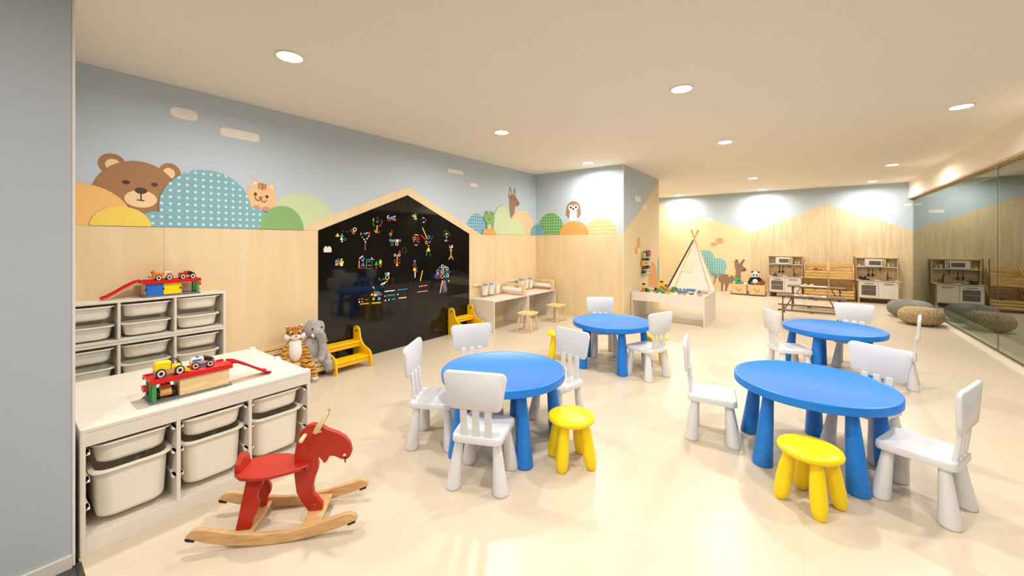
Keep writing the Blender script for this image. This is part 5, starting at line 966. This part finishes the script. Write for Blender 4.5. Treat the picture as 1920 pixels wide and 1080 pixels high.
# ------------------------------------------------------------------ play kitchens (local x 0..w, y 0 (front) .. .40 (back))
def kitchen(x, label, pos):
    Y0 = 11.645; w_ = .70
    k = thing('play_kitchen', label, 'play kitchen', (x, Y0, 0), 0, 'play kitchens')
    GL = plain('oven_glass', '6a6259', .15)
    for a in (.015, w_ - .03): MB().box(a, a + .015, .01, .395, .0, .485).build('side_panel', OAKK, k, bevel=.001)
    for a in (.03, w_ - .05):
        MB().box(a, a + .02, .012, .03, 0, .10).build('leg', METAL, k)
    MB().box(-.012, w_ + .012, -.012, .398, .486, .502).build('counter', OAKK, k, bevel=.003)
    MB().box(.031, w_ - .031, .012, .39, .105, .120).build('bottom_panel', OAKK, k)
    MB().box(.031, w_ - .031, .385, .395, .12, .48).build('back_panel', OAKK, k)
    d1 = MB().box(.033, .352, -.004, .012, .122, .480).build('oven_door', WHITE, k, bevel=.002)
    MB().box(.075, .312, -.0065, -.0042, .175, .395).build('oven_window', GL, d1)
    MB().box(.075, .312, -.009, -.0066, .285, .297).build('rack_line', METAL, d1)
    d2 = MB().box(.356, w_ - .033, -.004, .012, .122, .480).build('cabinet_door', WHITE, k, bevel=.002)
    for a, b, dd in ((.12, .27, d1), (.44, .59, d2)):
        m = MB(); m.cone((a, -.030, .437), (b, -.030, .437), .007, .007, 10)
        for q in (a + .012, b - .012): m.cone((q, -.004, .437), (q, -.030, .437), .005, .005, 8)
        m.build('handle', DMETAL, dd)
    for a in (0, w_ - .016): MB().box(a + .0, a + .016, .27, .395, .503, .985).build('hutch_side', OAKK, k, bevel=.001)
    MB().box(.0165, w_ - .0165, .385, .395, .503, .970).build('hutch_back', OAKK, k)
    MB().box(.0165, w_ - .0165, .26, .384, .780, .794).build('shelf', WHITE, k, bevel=.001)
    MB().box(-.004, w_ + .004, .255, .398, .9855, .998).build('hutch_top', OAKK, k, bevel=.001)
    mw = MB().box(.155, .475, .235, .38, .7945, .965).build('microwave', WHITE, k, bevel=.004)
    MB().box(.225, .420, .2325, .2348, .835, .925).build('microwave_window', GL, mw); MB().cone((.450, .222, .82), (.450, .222, .945), .007, .007, 10).build('handle', DMETAL, mw)
    MB().box(.4755, .505, .25, .38, .7945, .965).build('divider', OAKK, k)
    MB().cone((.19, .13, .502), (.19, .13, .506), .115, .115, 28).build('hob', BLACK, k)
    MB().box(.40, .63, .05, .25, .5022, .5055).build('sink', DMETAL, k, bevel=.003)
    m = MB(); m.cone((.53, .26, .502), (.53, .26, .60), .017, .014, 14); m.tube([(.53, .26, .59), (.53, .26, .66), (.525, .235, .69), (.52, .20, .69), (.517, .175, .665), (.517, .17, .64)], .010, 10); m.cone((.55, .26, .55), (.60, .25, .56), .012, .016, 12); m.build('faucet', DMETAL, k)
    MB().tube([(.08, .375, .765), (.50, .375, .765)], .004, 6).build('hanging_bar', METAL, k)
    wx, wy_ = x, Y0
    pt = thing('toy_pot', 'steel toy cooking pot on the hob of the %s play kitchen' % pos, 'toy pot', (wx + .115, wy_ + .19, .5065))
    MB().lathe([(.055, 0), (.060, .004), (.062, .07), (.058, .07), (.055, .008)], n=24).build('pot_body', METAL if pos == 'left' else DMETAL, pt); MB().lathe([(.062, .071), (.05, .082), (.015, .092), (.012, .105), (.0, .107)], n=24).build('lid', METAL, pt)
    for s in (-1, 1): MB().ring((s * .066, 0, .05), .014, .003, 'z', 12).build('pot_handle', BLACK, pt)
    fp = thing('toy_pan', 'steel toy frying pan on the hob of the %s play kitchen' % pos, 'toy pan', (wx + .235, wy_ + .08, .5065))
    MB().lathe([(.048, 0), (.062, .024), (.059, .024), (.046, .004)], n=24).build('pan_body', METAL, fp); MB().cone((-.06, -.01, .02), (-.14, -.03, .03), .006, .008, 10).build('pan_handle', BLACK, fp)
    for i, (dx_, sh) in enumerate(((.225, 'ladle'), (.30, 'turner'), (.355, 'strainer'), (.42, 'whisk'))):
        u = thing('toy_utensil', '%s hanging under the shelf of the %s play kitchen' % ({'ladle': 'black toy ladle', 'turner': 'black toy turner', 'strainer': 'small steel toy strainer', 'whisk': 'dark toy whisk'}[sh], pos), 'toy utensil', (wx + dx_, wy_ + .362, .755))
        if sh in ('ladle', 'turner'):
            MB().tube([(0, 0, 0), (0, -.005, -.13)], .006, 8).build('handle', BLACK, u); MB().ball((0, -.008, -.155), (.024, .010, .034), 12).build('head', BLACK, u)
        elif sh == 'strainer':
            MB().tube([(0, 0, 0), (0, -.004, -.15)], .0025, 6).build('handle', METAL, u); MB().ring((0, -.006, -.168), .017, .003, 'y', 16).build('head', METAL, u)
        else:
            MB().ball((0, -.005, -.02), (.014, .01, .024), 10).build('handle', BLACK, u)
            for s in (-1, 0, 1): MB().tube([(0, -.005, -.04), (s * .014, -.005, -.09), (s * .008, -.005, -.13)], .002, 6).build('wire', METAL, u)
    cups = ((.06, 'teal', '7fb0a8', .03, .045), (.11, 'peach', 'e8b88a', .025, .03), (.56, 'pale green', 'b4cc9a', .028, .075), (.62, 'pale', 'd8cdb8', .024, .07)) if pos == 'left' else ((.06, 'yellow', 'e3dc3c', .032, .055), (.12, 'pink', 'e6b4a8', .022, .025), (.55, 'lime', 'c8dc50', .035, .095), (.62, 'grey', 'b8a898', .026, .07))
    for dx_, cn_, hx, r_, h_ in cups:
        c_ = thing('toy_cup', '%s toy cup on the shelf of the %s play kitchen' % (cn_, pos), 'toy cup', (wx + dx_, wy_ + .32, .7945))
        MB().lathe([(r_ * .75, 0), (r_, h_), (r_ * .92, h_), (r_ * .7, .004)], n=20).build('cup_body', plain('cup_' + cn_.replace(' ', '_'), hx, .4), c_); MB().ring((r_ * 1.02, 0, h_ * .5), r_ * .35, .003, 'y', 12).build('cup_handle', WHITE, c_)
    return k
kitchen(-.72, 'white and oak play kitchen with microwave next to the toy boxes', 'left')
kitchen(.955, 'white and oak play kitchen with microwave next to the glass wall', 'right')

# ------------------------------------------------------------------ crate rack between the kitchens
rr = thing('crate_rack', 'dark wooden rack frame holding four tilted crates between the play kitchens', 'rack', (.0, 11.62, 0))
for x, h_ in ((-.008, .875), (.455, 1.02), (.915, 1.02)):
    for y in (.0, .34): MB().box(x, x + .014, y, y + .020, 0, h_).build('post', DARKW if x != .455 else PINE, rr, bevel=.001)
for z in (.035, .47):
    for y in (.02, .335): MB().box(.0065, .4545, y, y + .012, z, z + .02).build('rail', DARKW, rr); MB().box(.4695, .9145, y, y + .012, z, z + .02).build('rail', DARKW, rr)
def crate(x, z, label, shade):
    m_ = shade; wd = .435
    c_ = thing('fruit_crate', label, 'crate', (x, 11.625, z), 0, 'tilted slatted crates in the rack')
    # front slats
    for i in range(3): 
        zz = .012 + i * .062
        MB().box(.0, wd, -.004, .008, zz, zz + .045).build('slat', m_, c_, bevel=.002)
    # tall back slats
    for i in range(6): MB().box(.0, wd, .27, .280, .012 + i * .062,   .012 + i * .062 + .046).build('slat', m_, c_, bevel=.002)
    for i in range(4): MB().box(.008, wd - .008, .015 + i * .064, .068 + i * .064, 0, .010).build('bottom_slat', m_, c_, bevel=.001)
    for s in (0, wd - .010):
        MB().prism([(.009, .0), (.268, .0), (.268, .375), (.245, .375), (.03, .20), (.009, .195)], 'yz', s, s + .010).build('end_board', m_, c_, bevel=.001)
    for s in (-.001, wd - .017): MB().box(s, s + .018, -.012, -.0045, .19, .206).build('lip', m_, c_)
    return c_
LIGHTP = PINEY
for x, z, l in ((.012, .49, 'upper left crate of the rack, holding brown toy food'), (.474, .49, 'upper right crate of the rack, empty'), (.012, .055, 'lower left crate of the rack, behind the picnic table'), (.474, .055, 'lower right crate of the rack, holding a red toy')):
    crate(x, z, 'yellowish slatted pine crate, ' + l, LIGHTP)
BREAD = plain('toy_bread', '8a5a2c', .7); CHER = plain('toy_red_food', 'c0392f', .5)
for i, (dx_, dz) in enumerate(((.17, 0), (.22, .01), (.27, .0), (.31, .005), (.22, .035))):
    tag(MB().ball((0, 0, 0), (.035, .03, .022), 14).build('toy_bun', BREAD, loc=(.012 + dx_, 11.72, .49 + .20 + dz)), 'brown toy bread in the upper left crate', 'toy food', 'toy breads in the crate')
m = MB(); m.box(-.12, .12, -.07, .07, -.175, 0); tag(m.build('filler_box', PINEY, loc=(.25, 11.745, .68)), 'wooden filler box under the toy breads in the upper left crate', 'box')  # unseen filler block that holds the toy breads up
for i, (dx_, dz, mm) in enumerate(((.27, 0, CHER), (.31, .012, plain('maroon_food', '6a2430', .5)), (.355, 0, CHER))):
    tag(MB().ball((0, 0, 0), (.024, .024, .022), 14).build('toy_fruit', mm, loc=(.474 + dx_ - .03, 11.64 + .06, .055 + .03 + dz + .15)), 'red toy fruit in the lower right crate', 'toy food', 'toy fruits in the crate')
m = MB(); m.box(-.10, .10, -.06, .06, -.13, 0); tag(m.build('filler_box', PINEY, loc=(.755, 11.71, .213)), 'wooden filler box under the red toy fruit in the lower right crate', 'box')  # unseen filler block that carries the red toy fruit

# ------------------------------------------------------------------ picnic tables for children
pc = thing('picnic_table', '', 'picnic table')   # local x length, y width
for i in range(3): MB().box(-.455, .455, -.17 + i * .115, -.17 + i * .115 + .110, .450, .468).build('plank', DARKW, pc, bevel=.002)
for s in (-1, 1):
    MB().box(-.44, .44, s * .34 - .055, s * .34 + .055, .248, .264).build('bench_plank', DARKW, pc, bevel=.002)
    for x in (-.37, .37):
        m = MB(); m.loft([[(x + a, y + b, z) for a, b in ((-.010, -.020), (.010, -.020), (.010, .020), (-.010, .020))] for y, z in ((s * .12, .449), (s * .24, 0))]); m.build('leg', DARKW, pc)
for x in (-.348, .348):
    MB().box(x - .010, x + .010, -.385, .385, .218, .247).build('cross_beam', DARKW, pc, bevel=.001)
    MB().box(x - .010, x + .010, -.16, .16, .425, .449).build('top_beam', DARKW, pc, bevel=.001)
MB().box(-.02, .02, -.16, .16, .432, .449).build('top_beam', DARKW, pc); 
for s in (-1, 1): MB().box(-.03, .03, s * .34 - .045, s * .34 + .045, .236, .247).build('bench_batten', DARKW, pc)
for x, s in ((-.338, 1), (.338, -1)): MB().loft([[(x + s * t_ * .10 + a, b, .235 + t_ * .20) for a, b in ((-.008, -.014), (.008, -.014), (.008, .014), (-.008, .014))] for t_ in (0, 1)]).build('brace', DARKW, pc)
PP = Proto(pc)
PP.put((.085, 8.08, 0), R(2), 'brown wooden child picnic table with benches, nearer one', 'picnic tables'); PP.put((.19, 9.82, 0), R(-2), 'brown wooden child picnic table with benches, farther one by the crates', 'picnic tables')
def setting(ox, oy, top, pos, items):
    cl_ = MB(); cl_.prism(rr2(.42, .24, .03), 'xy', 0, .003)
    tag(cl_.build('place_mat', plain('mat_cloth', 'd8d0c0', .8), loc=(ox + .02, oy, top), rz=.06), 'pale cloth mat on the %s picnic table' % pos, 'mat')
    for dx_, dy, r_, hx, nm, lb in items:
        tag(MB().lathe([(r_ * .6, 0), (r_, .006), (r_ * .98, .010), (r_ * .55, .004)], n=24).build('toy_plate', WHITE, loc=(ox + dx_, oy + dy, top + .0035)), 'white toy plate with %s on the %s picnic table' % (lb, pos), 'toy plate')
        mt = plain('food_' + nm, hx, .5)
        o = MB(); 
        if nm in ('salad', 'lemon'): o.ball((0, 0, .018), (.030, .026, .014), 12)
        else:
            for q in range(3): o.box(-.04 + q * .026, -.02 + q * .026, -.025 + q * .008, .015 + q * .008, .0, .008 + .004 * (q % 2))
        tag(o.build('toy_' + nm, mt, loc=(ox + dx_, oy + dy, top + .0142 if nm not in ('salad', 'lemon') else top + .0085)), '%s on a plate of the %s picnic table' % (lb, pos), 'toy food')
setting(.06, 8.07, .4685, 'nearer', ((-.10, .03, .055, 'd83a2e', 'tomato_slices', 'red toy slices'), (.03, -.05, .055, 'e8c23c', 'cheese_slices', 'yellow toy slices'), (.13, .05, .05, 'c84a3a', 'sausage_pieces', 'reddish toy pieces')))
setting(.14, 9.83, .4685, 'farther', ((-.12, .02, .05, 'd9e04a', 'salad', 'lime toy salad'), (-.01, .05, .05, 'f2e02a', 'lemon', 'yellow toy fruit')))
# ------------------------------------------------------------------ knitted poufs
def knit(name, col, dark, radial):
    m, N, L, b = _new(name)
    t = N.new('ShaderNodeTexCoord'); n = N.new('ShaderNodeTexNoise'); n.inputs['Scale'].default_value = 60; n.inputs['Detail'].default_value = 3
    mx = N.new('ShaderNodeMix'); mx.data_type = 'RGBA'; mx.inputs[6].default_value = lin(dark); mx.inputs[7].default_value = lin(col)
    L.new(t.outputs['Object'], n.inputs['Vector']); L.new(n.outputs['Fac'], mx.inputs[0]); L.new(mx.outputs[2], b.inputs['Base Color']); b.inputs['Roughness'].default_value = .95
    k = N.new('ShaderNodeBump'); k.inputs['Strength'].default_value = 1; k.inputs['Distance'].default_value = .012; L.new(n.outputs['Fac'], k.inputs['Height']); L.new(k.outputs[0], b.inputs['Normal'])
    return m
def pouf(x, y, r, h, mat, label, ribs, cable):
    t = thing('knitted_pouf', label, 'pouf', (x, y, 0)); m = MB(); nseg, nr = ribs * 6, 44; rings = []
    for j in range(1, nr):
        a = pi * j / nr - pi / 2; rings.append([]); ca, sa = cos(a), sin(a)
        for i in range(nseg):
            th = 2 * pi * i / nseg
            bump = (.5 + .5 * cos(ribs * th + (3.0 * sin(j * .9) if cable else 0))) * .016 * (ca ** .5) + (.004 * sin(j * 2.2 + ribs * th) if cable else 0) * ca
            rr_ = r * (ca ** .62) - .010 + bump; z = h / 2 + (h / 2 - .006 + bump * .6) * (abs(sa) ** .9) * (1 if sa > 0 else -1)
            rings[-1].append((rr_ * cos(th), rr_ * sin(th), max(z, 0)))
    m.loft(rings); m.build('cover', mat, t, ang=80)
    MB().lathe([(.018, h - .006), (.016, h + .002), (.004, h + .004)], n=14).build('button', mat, t)
pouf(1.54, 9.17, .27, .29, knit('beige_yarn', 'e0c79c', '86693f', 0), 'beige cable-knit pouf, the nearer of the two by the glass', 28, True)
pouf(1.54, 9.93, .31, .31, knit('grey_yarn', 'aba69d', '6f6b65', 0), 'dark grey ribbed knitted pouf behind the beige one', 64, False)
